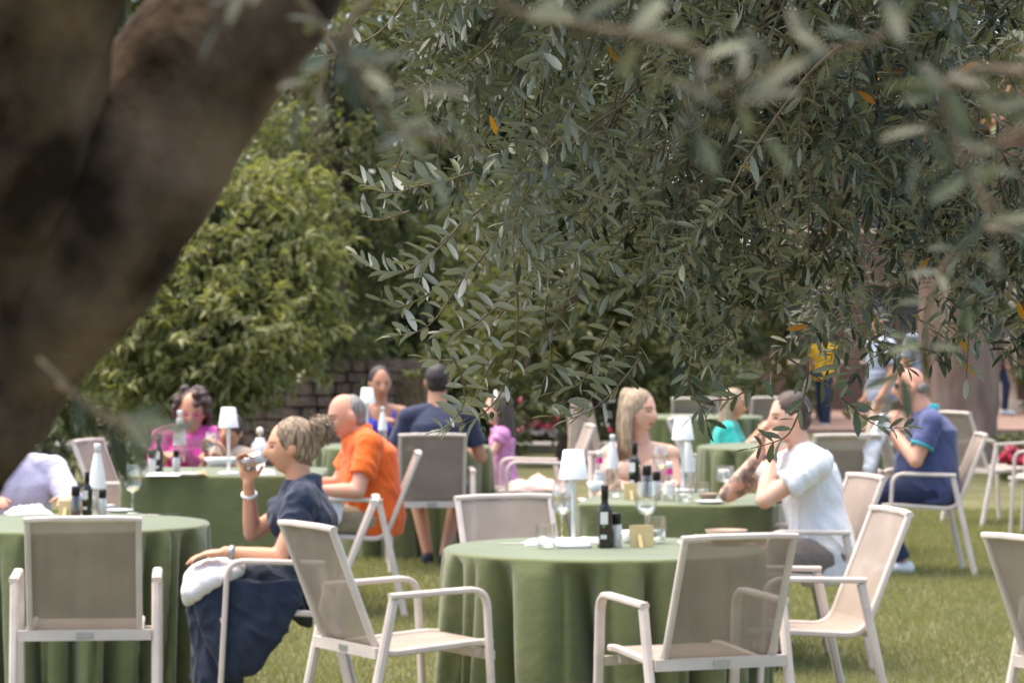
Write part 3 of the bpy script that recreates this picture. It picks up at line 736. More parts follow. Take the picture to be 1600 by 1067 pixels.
CH_P = [  # place, facing, label
    ((-1.655, 11.95), (-.10, 1), 'empty armchair seen from behind at the table under the leaning limb'),
    ((-.95, 12.85), (-1, -.04), 'armchair holding the person in the navy dress'),
    ((-.425, 11.42), (.87, .5), 'empty armchair in profile between the navy dress and the table with the slim white lamp'),
    ((.655, 11.0), (-.36, .93), 'empty armchair seen from behind, a bowl showing through its mesh back'),
    ((.10, 12.65), (.36, -.93), 'empty armchair on the far side of the table with the square-based lamp'),
    ((1.125, 12.0), (-.975, -.22), 'empty grey armchair turned sideways in front of the white shirt'),
    ((2.09, 10.75), (.88, .46), 'empty armchair cut off by the edge on the lawn, nearest to the camera'),
    ((-.90, 17.1), (-1, -.05), 'armchair holding the person in the orange shirt'),
    ((-.53, 20.05), (-.06, 1), 'armchair with wide tan back holding the person in the dark T-shirt'),
    ((.17, 21.3), (-1, -.1), 'armchair with a pink towel on its seat'),
    ((1.33, 14.55), (-.95, -.28), 'armchair holding the person in the white shirt'),
    ((2.64, 19.75), (-1, .0), 'armchair holding the person in the blue polo shirt'),
    ((2.10, 20.0), (-.12, 1), 'tan armchair back between the white shirt and the blue polo shirt'),
    ((3.82, 24.4), (.88, .45), 'empty armchair standing alone on the lawn beside the big trunk'),
    ((4.02, 22.9), (-.9, .3), 'empty armchair behind the lone one, cut off by the edge'),
    ((-2.24, 18.7), (.96, -.3), 'armchair at the short end of the table with the pink top, beside the bottles'),
    ((.66, 16.75), (.05, -1), 'armchair holding the person in the nude strapless top'),
    ((1.72, 28.6), (.1, 1), 'far armchair seen from behind, above the lamp with the flowers'),
    ((2.40, 28.9), (-.1, 1), 'far armchair seen from behind, hidden partly by olive twigs'),
    ((-2.0, 19.25), (.05, -1), 'armchair holding the person in the pink top'),
    ((-.98, 22.75), (.0, -1), 'armchair holding the person in the blue strappy top'),
    ((1.55, 22.55), (1, -.2), 'armchair holding the person in the teal top'),
]
proto = make_chair()
CHAIRS = []
for i, (p, d, lab) in enumerate(CH_P):
    c = proto if i == 0 else copy_tree(proto)
    c.location = (p[0], p[1], 0); c.rotation_euler = (0, 0, heading(d)); tag(c, lab, 'chair', 'taupe garden armchairs round the tables'); CHAIRS.append(c)

# ================================================================== TABLES
def table(label, c, rx, ry=None, p=2.0, rz=0.0, folds=11, seed=0.0, amp=.14, name='round_table', z=.752):
    ry = ry or rx; t = empty(name, (c[0], c[1], 0), rz, label, 'table', 'tables under green cloths')
    n, rows = 300, 26; rings = []
    def Rm(a):
        return 1.0 / ((abs(math.cos(a)) / rx) ** p + (abs(math.sin(a)) / ry) ** p) ** (1.0 / p)
    ang = [2 * math.pi * i / n for i in range(n)]
    if p > 3: ang = [a + .16 * math.sin(4 * a + math.pi) * .9 for a in ang]
    for k in (.02, .25, .5, .75, .92, .985):
        rings.append([(k * Rm(a) * math.cos(a), k * Rm(a) * math.sin(a), z + .0015 * noise.noise((k * 3 * math.cos(a), k * 3 * math.sin(a), seed))) for a in ang])
    for q in (.3, .7, 1.0):
        rings.append([((Rm(a) + .014 * math.sin(q * math.pi / 2)) * math.cos(a), (Rm(a) + .014 * math.sin(q * math.pi / 2)) * math.sin(a), z - .014 * (1 - math.cos(q * math.pi / 2))) for a in ang])
    for k in range(1, rows + 1):
        u = k / rows; ring = []
        for a in ang:
            ph = folds * a + 1.6 * math.sin(2 * a + seed) + 1.0 * math.sin(3 * a + 2 * seed) + u * 1.5 * math.sin(2 * a + 1.3 * seed)
            f = .55 - 1.9 * (1 - abs(math.sin(ph / 2))) ** 1.7 - .6 * (1 - abs(math.sin(ph * .81 + 1.7 + seed + .9 * u))) ** 3 + .25 * math.cos(.6 * ph + seed)
            cw = 1.0
            if p > 3:
                corner = abs(math.sin(2 * math.atan2(math.sin(a) / ry, math.cos(a) / rx))) ; cw = .12 + 1.1 * corner ** 8
            f = f - .2
            r = Rm(a) + .014 + .01 * u * cw + amp * (u ** .45) * cw * f * (.6 + .6 * noise.noise((math.cos(a) * 2.2, math.sin(a) * 2.2, seed + 7)))
            ring.append((r * math.cos(a), r * math.sin(a), z - .014 - u * (z - .026)))
        rings.append(ring)
    s = Shape(); s.rings([[Vector(q) for q in r] for r in rings], close=False)
    s.f.append(tuple(range(n))[::-1])
    mk('tablecloth', s.mesh(), M['cloth'], t)
    s = Shape(); s.lathe([(min(rx, ry) * .93, z - .045), (min(rx, ry) * .93, z - .015)], 32); mk('tabletop', s.mesh(), M['old_wood'], t)
    s = Shape(); s.lathe([(.25, .0), (.25, .02), (.05, .05), (.04, z - .05)], 20); mk('pedestal', s.mesh(), M['black'], t)
    return t

T1 = table('round table under green cloth with the square-based lamp, between two empty armchairs', (.36, 12.0), .615, folds=17, seed=1.3, amp=.17)
TL = table('round table under green cloth beside the person in the navy dress', (-1.96, 13.45), .62, folds=18, seed=2.2, amp=.16)
TL2 = table('square table under green cloth in front of the pink top, with a white lamp', (-1.66, 17.85), .555, .50, p=16, seed=3.1, amp=.045, name='square_table')
T2 = table('square table under green cloth crowded with bottles and glasses, beside the white shirt', (.86, 15.2), .47, .50, p=14, rz=R(-10), seed=4.2, amp=.05, name='square_table')
TM = table('round table under green cloth in front of the dark T-shirt', (-.76, 21.35), .60, folds=14, seed=5.5)
T3 = table('round table under green cloth between the white shirt and the teal top', (1.92, 21.3), .62, folds=14, seed=6.4)
T4 = table('far round table under green cloth behind the seated person in the nude top', (1.62, 27.6), .62, folds=13, seed=7.7)

# ================================================================== THINGS ON THE TABLES
def lamp(p, label, rz=0.0, square=False):
    t = empty('table_lamp', p, rz, label, 'lamp', 'white cordless table lamps')
    if square: s = Shape().cbox((0, 0, .008), (.125, .125, .016), .012)
    else: s = Shape().lathe([(.058, 0), (.06, .006), (.056, .014), (.012, .018)], 28)
    mk('base', s.mesh(), M['white'], t)
    mk('stem', Shape().lathe([(.0085, .016), (.0085, .20), (.011, .25), (.013, .285)], 16).mesh(), M['white'], t)
    s = Shape().shell([(.0575, .268), (.0405, .378), (.036, .381), (.001, .381)], 32); s.shell([(.0565, .268), (.0395, .376), (.001, .377)], 32)
    mk('shade', s.mesh(), M['shade'], t)
    return t
lamp(on(896, 855), 'slim white lamp beside the dark oil bottle, on the table between two empty armchairs', R(8), True)
lamp(on(357, 741), 'white lamp in front of the pink top')
lamp(on(1067, 768), 'white lamp beside the person in the nude top')
lamp(on(574, 688), 'white lamp hiding part of the face above the orange shirt')
vz = empty('vase', on(406, 722), 0, 'rounded white vase beside the face above the navy dress', 'vase')
mk('body', Shape().lathe([(.035, 0), (.05, .01), (.058, .06), (.052, .11), (.030, .135), (.026, .15)], 28).mesh(), M['porcelain'], vz)
mk('stopper', Shape().lathe([(.006, .148), (.006, .17), (.022, .175), (.02, .205), (.008, .215)], 16).mesh(), M['cream'], vz)

def oil_bottle(p, label, h=.245, rz=0.0, lab2=False):
    t = empty('oil_bottle', p, rz, label, 'bottle', 'dark oil bottles'); k = h / .245; w_ = .0255
    s = Shape()
    def sq(r, z, c): 
        a = r - c; pts = [(-a, -r), (a, -r), (r, -a), (r, a), (a, r), (-a, r), (-r, a), (-r, -a)]; return [Vector((x * k, y * k, z * k)) for x, y in pts]
    s.rings([sq(w_ - .003, 0, .006), sq(w_, .004, .006), sq(w_, .145, .006), sq(.021, .16, .012), sq(.0125, .175, .0052), sq(.0115, .205, .0048)])
    mk('body', s.mesh(), M['oil'], t, smooth=False)
    mk('cap', Shape().lathe([(.0145 * k, .19 * k), (.0145 * k, .243 * k), (.012 * k, .245 * k)], 16).mesh(), M['black'], t)
    lb = mk('label', Shape().box((-.008 * k, -(w_ + .0008) * k, .118 * k), (.030 * k, .0014, .048 * k)).mesh(), M['paper'], t, smooth=False)
    mk('leaf_print', Shape().ell((-.010 * k, -(w_ + .0022) * k, .086 * k), (.008 * k, .001, .006 * k), nu=10, nv=6).mesh(), M['leafprint'], lb)
    mk('label', Shape().box((-.010 * k, -(w_ + .0008) * k, .045 * k), (.024 * k, .0014, .016 * k)).mesh(), M['paper'], t, smooth=False)
    return t
oil_bottle(on(945, 856), 'dark oil bottle with white labels beside the slim white lamp', rz=R(10))
oil_bottle(on(136, 806), 'dark oil bottle beside the brown card on the table under the leaning limb', .20)
oil_bottle(on(248, 741), 'dark oil bottle on the table in front of the pink top', .23)
oil_bottle(on(992, 766), 'dark oil bottle with big white label in front of the nude top', .25, R(-15))

def grinder(p, label, fill='salt', h=.135):
    t = empty('spice_mill', p, 0, label, 'spice mill', 'small spice mills'); k = h / .135
    mk('body', Shape().lathe([(.020 * k, 0), (.021 * k, .004), (.021 * k, .075 * k), (.016 * k, .09 * k)], 18).mesh(), M[fill], t)
    mk('jar', Shape().shell([(.0225 * k, .0), (.0228 * k, .08 * k), (.018 * k, .094 * k)], 18).mesh(), M['glass'], t)
    mk('cap', Shape().lathe([(.019 * k, .092 * k), (.0195 * k, .13 * k), (.017 * k, .135 * k)], 18).mesh(), M['black'], t)
grinder(on(963, 855), 'salt mill with black cap beside the oil bottle and the slim white lamp')
grinder(on(160, 806), 'salt mill on the table under the leaning limb', h=.12)
grinder(on(118, 808), 'pepper mill with black cap behind the brown card', 'pepper', .14)
grinder(on(237, 742), 'salt mill beside the oil bottle on the table with the pink top', h=.145)
grinder(on(275, 738), 'salt mill with black cap in front of the pink sleeve', h=.13)
grinder(on(1011, 777), 'pepper mill with black cap among the bottles beside the nude top', 'pepper', .16)
grinder(on(1026, 781), 'salt mill with black cap behind the tall wine glass', h=.14)

def card(p, label, rz=0.0, k=1.0):
    t = empty('card_stand', p, rz, label, 'card', 'brown table cards')
    r = Matrix.Rotation(R(-9), 3, 'X')
    mk('card', Shape().cbox((.004, .0, .045 * k), (.098 * k, .003, .086 * k), .002, r).mesh(), M['kraft'], t, smooth=False)
    s = Shape(); s.sweep([(-.006, -.004, .05 * k), (-.006, -.038, .002)], (1, 0, 0), .016, .003); mk('prop', s.mesh(), M['kraft'], t, smooth=False)
card(on(1001, 855), 'brown card propped beside the salt mill on the table with the slim lamp', R(12))
card(on(104, 808), 'brown card propped on the table under the leaning limb', R(-4), .85)
card(on(988, 781), 'brown card propped among the bottles in front of the nude top', R(5), .95)

def wine_glass(p, label, k=1.0, fill=None, shape='wine'):
    t = empty('wine_glass', p, 0, label, 'glass', 'stemmed glasses')
    mk('foot', Shape().lathe([(.037 * k, 0), (.037 * k, .002), (.006 * k, .006)], 24).mesh(), M['glass'], t)
    mk('stem', Shape().lathe([(.0042 * k, .005), (.0038 * k, .06 * k), (.006 * k, .098 * k)], 10).mesh(), M['glass'], t)
    if shape == 'wine': pr = [(.004, .098), (.026, .108), (.040, .132), (.0435, .155), (.040, .19), (.034, .228)]
    else: pr = [(.004, .085), (.040, .098), (.044, .108), (.047, .17)]
    mk('bowl', Shape().shell([(r * k, z * k) for r, z in pr], 28).mesh(), M['glass'], t)
    mk('bowl_wall', Shape().shell([((r - .0014) * k, (z + .001) * k) for r, z in pr], 28).mesh(), M['glass'], t)
    if fill:
        z1 = .128 if shape == 'wine' else .155
        f = [(r - .002, z + .002) for r, z in pr if z < z1]; f.append((f[-1][0] + .001, z1)); mk('drink', Shape().lathe([(r * k, z * k) for r, z in f], 24).mesh(), M[fill], t)
wine_glass(on(878, 843), 'wine glass to the camera side of the empty chair, beside the slim lamp stem', 1.0, 'water')
wine_glass(on(1010, 846), 'tall wine glass behind the brown card, beside the dark oil bottle', 1.05, 'water')
wine_glass(on(207, 802), 'wine glass on the table under the leaning limb', .98, 'wine')
wine_glass(on(1133, 782), 'stemmed cocktail glass with a clear drink beside the bare forearms', 1.0, 'water', 'gin')
wine_glass(on(1032, 762), 'wine glass in front of the bare shoulder, beside the white lamp', .98, 'wine')
wine_glass(on(330, 728), 'wine glass in front of the pink top', .9, 'wine')

def tumbler(p, label, k=1.0, fill=None, rot=None, held=False):
    t = empty('tumbler', p, 0, label, 'glass', 'clear tumblers')
    if rot is not None: t.rotation_euler = rot
    pr = [(.001, .004), (.028, .004), (.034, .025), (.036, .05), (.034, .088)]
    mk('glass_wall', Shape().shell([(r * k, z * k) for r, z in pr], 26).mesh(), M['glass'], t)
    mk('inner_wall', Shape().shell([((r - .0016) * k if r > .01 else r, (z + .006) * k) for r, z in pr[:-1]] + [(.0325 * k, .088 * k)], 26).mesh(), M['glass'], t)
    if fill: mk('drink', Shape().lathe([(.026 * k, .011 * k), (.032 * k, .027 * k), (.0335 * k, .045 * k)], 24).mesh(), M[fill], t)
    return t
tumbler(on(853, 857), 'tumbler beside the folded napkin on the table with the slim lamp', 1.1)
tumbler(on(1024, 849), 'tumbler behind the brown card, beside the empty chair seen through mesh', 1.25, 'water')
tumbler(on(1070, 786), 'tumbler of water in front of the white lamp beside the nude top', 1.05, 'water')
tumbler(on(1099, 776), 'small tumbler between the white lamp and the cocktail glass', .85, 'water')
tumbler(on(960, 778), 'tumbler beside the brown card in front of the nude top', 1.0)
tumbler(on(225, 741), 'tumbler at the corner of the table with the pink top', .9)

def carafe(p, label, h=.30, m='linen'):
    """glass water bottle with a white napkin-white upper half"""
    t = empty('water_bottle', p, 0, label, 'bottle', 'glass water bottles'); k = h / .30
    pr = [(.036, 0), (.038, .006), (.038, .10), (.034, .15), (.022, .215), (.0135, .262), (.0135, .282)]
    mk('body', Shape().shell([(r * k, z * k) for r, z in pr], 24).mesh(), M['glass'], t)
    mk('inner_wall', Shape().shell([((r - .002) * k, (z + .003) * k) for r, z in pr], 24).mesh(), M['glass'], t)
    mk('water', Shape().lathe([(.034 * k, .006), (.0355 * k, .10 * k), (.0315 * k, .15 * k), (.024 * k, .19 * k)], 24).mesh(), M['water'], t)
    s = Shape(); s.shell([(.0395 * k, .10 * k), (.0355 * k, .15 * k), (.0235 * k, .215 * k), (.0150 * k, .258 * k)], 24); mk('paper_sleeve', s.mesh(), M['paper'], t)
    mk('cap', Shape().lathe([(.0150 * k, .268 * k), (.0155 * k, .296 * k), (.013 * k, .30 * k)], 16).mesh(), M['white'], t)
carafe(on(152, 797), 'glass water bottle with white cap under the leaning limb', .31)
carafe(on(957, 758), 'glass water bottle in front of the bare shoulder, beside the long hair', .27)
carafe(on(1075, 766), 'glass water bottle behind the white lamp beside the nude top', .29)
carafe(on(281, 722), 'glass water bottle in front of the face above the pink top', .32)
carafe(on(598, 690), 'glass water bottle in front of the blue strappy top', .25)

def small_bottle(p, label, h=.18):
    t = empty('tonic_bottle', p, 0, label, 'bottle', 'small bottles with magenta necks'); k = h / .18
    pr = [(.026, 0), (.028, .005), (.028, .085), (.015, .125), (.0125, .155)]
    mk('body', Shape().shell([(r * k, z * k) for r, z in pr], 20).mesh(), M['glass'], t)
    mk('drink', Shape().lathe([(.0255 * k, .006), (.0265 * k, .07 * k), (.025 * k, .088 * k)], 20).mesh(), M['water'], t)
    mk('neck_label', Shape().shell([(.0165 * k, .122 * k), (.0138 * k, .148 * k)], 20).mesh(), M['magenta'], t)
    mk('label', Shape().shell([(.0286 * k, .03 * k), (.0286 * k, .072 * k)], 20).mesh(), M['paper'], t)
    mk('cap', Shape().lathe([(.015 * k, .152 * k), (.0155 * k, .178 * k), (.013 * k, .18 * k)], 16).mesh(), M['white'], t)
small_bottle(on(937, 764), 'small bottle with magenta neck beside the glass water bottle and long hair', .20)
small_bottle(on(1046, 782), 'small bottle with magenta neck beside the tumbler of water', .19)

def plate(p, label, r=.085, m='porcelain', name='plate'):
    t = empty(name, p, 0, label, 'plate', 'white plates')
    mk('dish', Shape().lathe([(r * .55, 0), (r * .6, .003), (r, .014), (r * .99, .016), (r * .62, .007), (.001, .006)], 30).mesh(), M[m], t)
plate(on(185, 801), 'white plate on the table under the leaning limb', .07)
plate(on(300, 743), 'white plate in front of the pink top', .08)
plate(on(1195, 690), 'white plate on the table behind the white shirt', .11)
plate(on(1110, 787), 'white plate beside the cocktail glass', .075)
plate(on(560, 699), 'white plate on the table beside the orange collar', .10)
plate(on(1070, 652), 'white plate on the far table above the lamp', .13)

def bowl(p, label, r=.055, h=.04, m='porcelain'):
    t = empty('bowl', p, 0, label, 'bowl')
    s = Shape(); s.shell([(.001, .004), (r * .55, .0), (r * .62, .004), (r, h), (r * .96, h), (r * .55, .008), (.001, .008)], 28); mk('dish', s.mesh(), M[m], t)
bowl(on(1135, 851), 'brown bowl seen through the mesh back of the empty armchair', .085, .06, 'stoneware')
bowl(on(1107, 782), 'small brown bowl beside the cocktail glass', .052, .036, 'stoneware')
bowl(on(985, 848), 'small white bowl behind the salt mill beside the slim lamp', .04, .05)
bowl(on(1360, 694), 'white bowl on the table between the white and the blue polo shirt', .10, .055)
bowl(on(168, 797), 'small white bowl on the table under the leaning limb', .035, .025)
bowl(on(345, 728), 'wide white bowl in front of the pink top', .11, .05)
bowl(on(930, 768), 'small white bowl beside the brown card in front of the nude top', .045, .05)

def crumpled(name, label, p, sx, sy, sz, m, cat, rz=0.0, seed=0):
    """a loosely folded cloth: two layers with soft wrinkles"""
    s = Shape(); n = 26; top = []
    def hgt(u, v): 
        e = (1 - abs(u) ** 3) * (1 - abs(v) ** 3)
        return sz * e ** .5 * (.62 + .5 * noise.noise((u * 1.7 + seed, v * 1.7, 0)) + .28 * noise.noise((u * 5 + seed, v * 3.2, 2)))
    for i in range(n):
        for j in range(n):
            u, v = 2 * i / (n - 1) - 1, 2 * j / (n - 1) - 1; w_ = 1 + .08 * noise.noise((u * 2, v * 2, seed + 4))
            top.append(Vector((u * sx * w_, v * sy * w_, max(.002, hgt(u, v)))))
    f = [(i * n + j, (i + 1) * n + j, (i + 1) * n + j + 1, i * n + j + 1) for i in range(n - 1) for j in range(n - 1)]
    s.add(top, f); b = [Vector((q.x, q.y, .0005)) for q in top]; s.add(b, [q[::-1] for q in f])
    o = mk(name, s.mesh(), M[m], None, p); o.rotation_euler = (0, 0, rz); return tag(o, label, cat)
M['pink_towel'] = mat('pale pink towel', (.72, .50, .44), .95, .12, 14, .5, 120, .1)
crumpled('folded_napkin', 'folded white napkin beside the tumbler on the table with the slim lamp', on(862, 850), .11, .06, .032, 'linen', 'napkin', R(10), 1)
crumpled('folded_napkin', 'white napkin lying behind the slim lamp stem', on(910, 846), .12, .06, .022, 'linen', 'napkin', R(-12), 2)
crumpled('folded_napkin', 'white napkin at the edge of the table under the leaning limb', on(45, 803), .10, .08, .05, 'linen', 'napkin', R(20), 3)
crumpled('folded_napkin', 'white napkin under the bottles on the table with the pink top', on(255, 743), .10, .06, .02, 'linen', 'napkin', R(5), 4)
crumpled('folded_napkin', 'white napkin seen through the mesh back beside the brown bowl', on(1100, 848), .10, .05, .03, 'linen', 'napkin', R(5), 6)
crumpled('folded_napkin', 'white napkin in front of the person in the navy dress, on the square table', on(405, 742), .09, .06, .05, 'linen', 'napkin', R(5), 7)
crumpled('bread_roll', 'small bread roll on the table in front of the pink top', on(315, 743), .035, .03, .035, 'kraft', 'bread', 0, 8)
tw = crumpled('pink_towel', 'pale pink towel crumpled on the chair beside the girl-sized pink dress', Vector((.14, 21.28, .455)), .20, .17, .10, 'pink_towel', 'towel', R(95), 9)
tw['label'] = 'pale pink towel crumpled on the empty seat beside the small pink dress'

def cutlery(p, rz, label, k=1.0):
    t = empty('knife', p, rz, label, 'cutlery')
    mk('blade', Shape().cbox((.055 * k, 0, .003), (.11 * k, .016 * k, .002), .006).mesh(), M['steel'], t, smooth=False)
    mk('handle', Shape().cbox((-.05 * k, 0, .004), (.10 * k, .012 * k, .007), .004).mesh(), M['black'], t, smooth=False)
cutlery(on(822, 850), R(175), 'knife lying at the rim of the table with the slim lamp')
cutlery(on(250, 805), R(170), 'knife lying at the rim of the table beside the navy dress')
ph = empty('phone', on(1206, 786), R(20), 'dark phone lying beside the elbows on the crowded table', 'phone')
mk('case', Shape().cbox((0, 0, .005), (.15, .075, .009), .01).mesh(), M['black'], ph, smooth=False); mk('screen', Shape().cbox((0, 0, .0105), (.14, .066, .001), .008).mesh(), M['slate'], ph, smooth=False)

# ------------------------------------------------------------------ wooden easel on the lawn
M['easel_wood'] = mat('pale easel wood', (.44, .33, .25), .7, .15, 8, .2, 40, .2, stretch=(6, 6, 1))
ea = empty('easel', (at(908, 0, 26).x, 26, 0), R(25), 'pale wooden A-shaped easel standing on the lawn before the flowers', 'easel')
for sx in (-1, 1):
    s = Shape(); s.sweep([(sx * .20, -.15, 0), (sx * .055, .0, .92)], (1, 0, 0), .075, .03); mk('leg', s.mesh(), M['easel_wood'], ea, smooth=False)
s = Shape(); s.sweep([(.06, .42, 0), (.02, .03, .90)], (1, 0, 0), .06, .03); mk('leg', s.mesh(), M['easel_wood'], ea, smooth=False)
mk('board', Shape().cbox((0, -.02, .62), (.26, .02, .40), .008, Matrix.Rotation(R(-9), 3, 'X')).mesh(), M['easel_wood'], ea, smooth=False)
mk('ledge', Shape().box((0, -.12, .36), (.36, .05, .025)).mesh(), M['easel_wood'], ea, smooth=False)

# ================================================================== PEOPLE
def skinmat(name, col):
    m = mat(name, col, .5, .10, 18, .12, 90, .35, col2=(col[0] * 1.06, col[1] * .86, col[2] * .82)); p = next(n for n in m.node_tree.nodes if n.type == 'BSDF_PRINCIPLED')
    p.inputs['Sheen Weight'].default_value = .08
    return m
def strands(t, h, rot, m, n, kind, seed=1):
    """loose strands lying on the hair"""
    rr = random.Random(seed); s = Shape()
    for k in range(n):
        if kind == 'bun':
            a = rr.uniform(-1.25, 1.25); e = rr.uniform(-.25, .85)
            d0 = V(math.sin(a) * math.cos(e), math.cos(a) * math.cos(e), math.sin(e)); d1 = V(rr.uniform(-.25, .25), -1, .45 + rr.uniform(-.2, .2)).normalized()
            P = [d0.slerp(d1, f / 8) for f in range(9)]; P = [h(p.x * .085, -.026 + p.y * .098, .03 + p.z * .100) for p in P]
        elif kind == 'ball':
            d0 = V(rr.gauss(0, 1), rr.gauss(0, 1), rr.gauss(0, 1)).normalized(); d1 = (d0 + V(rr.gauss(0, .6), rr.gauss(0, .6), rr.gauss(0, .6))).normalized()
            P = [d0.slerp(d1, f / 5) for f in range(6)]; P = [h(p.x * (.058 + .012 * f / 5), -.142 + p.y * (.055 + .016 * f / 5), .062 + p.z * (.060 + .016 * f / 5)) for f, p in enumerate(P)]
        else:
            sx = rr.choice((-1, 1)); a = rr.uniform(-1.5, .1); L = rr.uniform(.22, .30)
            P = [h(sx * .010, -.026 + .09 * math.sin(a), .128), h(sx * .055, -.026 + .085 * math.sin(a), .095), h(sx * .088, -.03 + .07 * math.sin(a), .0), h(sx * .100, -.03 + .065 * math.sin(a), -.10), h(sx * (.094 + rr.uniform(-.012, .012)), -.03 + .05 * math.sin(a), -L)]
        s.tube(spline(P, 3), rr.uniform(.0007, .0017), 4)
    return mk('hair_strands', s.mesh(), M[m], t)
M['skin'] = skinmat('tanned skin', (.60, .335, .205)); M['skin_pale'] = skinmat('fair skin', (.68, .43, .31)); M['skin_deep'] = skinmat('olive skin', (.46, .25, .155)); M['skin_red'] = skinmat('ruddy skin', (.62, .34, .235))
M['lip'] = mat('lips', (.42, .14, .11), .45, .08); M['eye'] = mat('eye and lash', (.12, .075, .055), .3, .1); M['brow'] = mat('eyebrow', (.26, .155, .10), .8, .2)
M['ink'] = mat('tattooed skin', (.29, .20, .165), .55, .4, 40)
def hairmat(name, a, b): return mat(name, a, .45, .2, 16, .5, 60, .4, col2=b, stretch=(5, 5, .7))
M['hair_ash'] = hairmat('streaked ash hair', (.085, .055, .035), (.40, .29, .18)); M['hair_blond'] = hairmat('dark blond hair', (.22, .145, .085), (.46, .35, .24)); M['hair_brown'] = hairmat('brown hair', (.030, .019, .015), (.085, .055, .042))
M['hair_black'] = hairmat('black brown hair', (.012, .009, .008), (.04, .03, .026)); M['hair_grey'] = hairmat('grey hair', (.16, .14, .125), (.33, .30, .28)); M['hair_auburn'] = hairmat('auburn hair', (.040, .020, .018), (.10, .055, .05))
def fab(name, c, var=.10, rough=.85): return mat(name, c, rough, var, 7, .35, 70, .15, sheen=.2)
M['navy'] = fab('navy linen', (.026, .036, .062)); M['orange'] = fab('orange linen', (.76, .135, .022)); M['khaki'] = fab('khaki cotton', (.33, .27, .18)); M['white_cotton'] = fab('white cotton', (.80, .80, .83), .03)
M['grey_short'] = fab('grey brown cotton', (.23, .185, .165)); M['polo'] = fab('blue pique', (.070, .085, .185)); M['navy_short'] = fab('dark navy cotton', (.025, .032, .075)); M['dark_tee'] = fab('dark blue jersey', (.032, .040, .075))
M['nude'] = fab('nude ribbed knit', (.62, .42, .33)); M['pink'] = mat('pink flowered fabric', (.72, .03, .36), .8, .1, 16, .3, 60, .15, col2=(.85, .20, .50)); M['lilac'] = mat('pink lilac print', (.52, .18, .40), .8, .1, 26, .3, 60, .15, col2=(.72, .38, .60)); M['royal'] = fab('royal blue', (.06, .07, .42)); M['teal'] = fab('teal cotton', (.03, .42, .36)); M['pale_lilac'] = fab('pale lilac shirt', (.62, .58, .74), .1)
M['stripe'] = mat('blue white stripes', (.20, .25, .38), .85, .1, 2, col2=(.50, .52, .58), stretch=(1, 1, 14)); M['yellow'] = fab('yellow cotton', (.80, .46, .02)); M['denim'] = fab('dark denim', (.03, .04, .08)); M['beige'] = fab('beige cotton', (.45, .36, .28)); M['turq_trim'] = fab('turquoise piping', (.03, .35, .42))
M['shoe_dark'] = mat('dark suede', (.02, .021, .03), .8, .2, 20); M['shoe_white'] = mat('white sneaker', (.75, .75, .74), .6, .05); M['watch'] = mat('watch metal', (.35, .35, .37), .3, .1, metal=.8)

def V(*a): return Vector(a)

def remeshed(name, shape, voxel, mats, parent, smooth=3, fold=0.0, fscale=9.0, fseed=0.0, paint=None):
    me = shape.mesh(); o = bpy.data.objects.new(name, me); COL.objects.link(o)
    m = o.modifiers.new('r', 'REMESH'); m.mode = 'VOXEL'; m.voxel_size = voxel
    if smooth: q = o.modifiers.new('s', 'SMOOTH'); q.factor = .5; q.iterations = smooth
    dg = bpy.context.evaluated_depsgraph_get(); me2 = bpy.data.meshes.new_from_object(o.evaluated_get(dg)); me2.name = name
    o.modifiers.clear(); o.data = me2; bpy.data.meshes.remove(me)
    me2.materials.clear()
    for x in (mats if isinstance(mats, (list, tuple)) else [mats]): me2.materials.append(x)
    n = len(me2.vertices); co = np.empty(n * 3); me2.vertices.foreach_get('co', co); co = co.reshape(-1, 3)
    if fold:
        no = np.empty(n * 3); me2.vertices.foreach_get('normal', no); no = no.reshape(-1, 3)
        d = np.array([.7 * noise.noise((p[0] * fscale + fseed + p[2] * 2, p[1] * fscale + p[2] * 3, p[2] * fscale * .5)) + 1.1 * (.35 - abs(noise.noise((p[0] * fscale * 1.5 + p[2] * fscale * .8, p[1] * fscale * 1.5 + fseed - p[2] * fscale * .7, p[2] * fscale * .5)))) for p in co])
        co = co + no * ((np.maximum(d, -.3) + .25) * fold)[:, None]; me2.vertices.foreach_set('co', co.ravel()); me2.update()
    if paint:
        pc = np.empty(len(me2.polygons) * 3); me2.polygons.foreach_get('center', pc); pc = pc.reshape(-1, 3)
        me2.polygons.foreach_set('material_index', paint(pc).astype(np.int32))
    me2.polygons.foreach_set('use_smooth', np.ones(len(me2.polygons), dtype=bool))
    o.parent = parent; return o

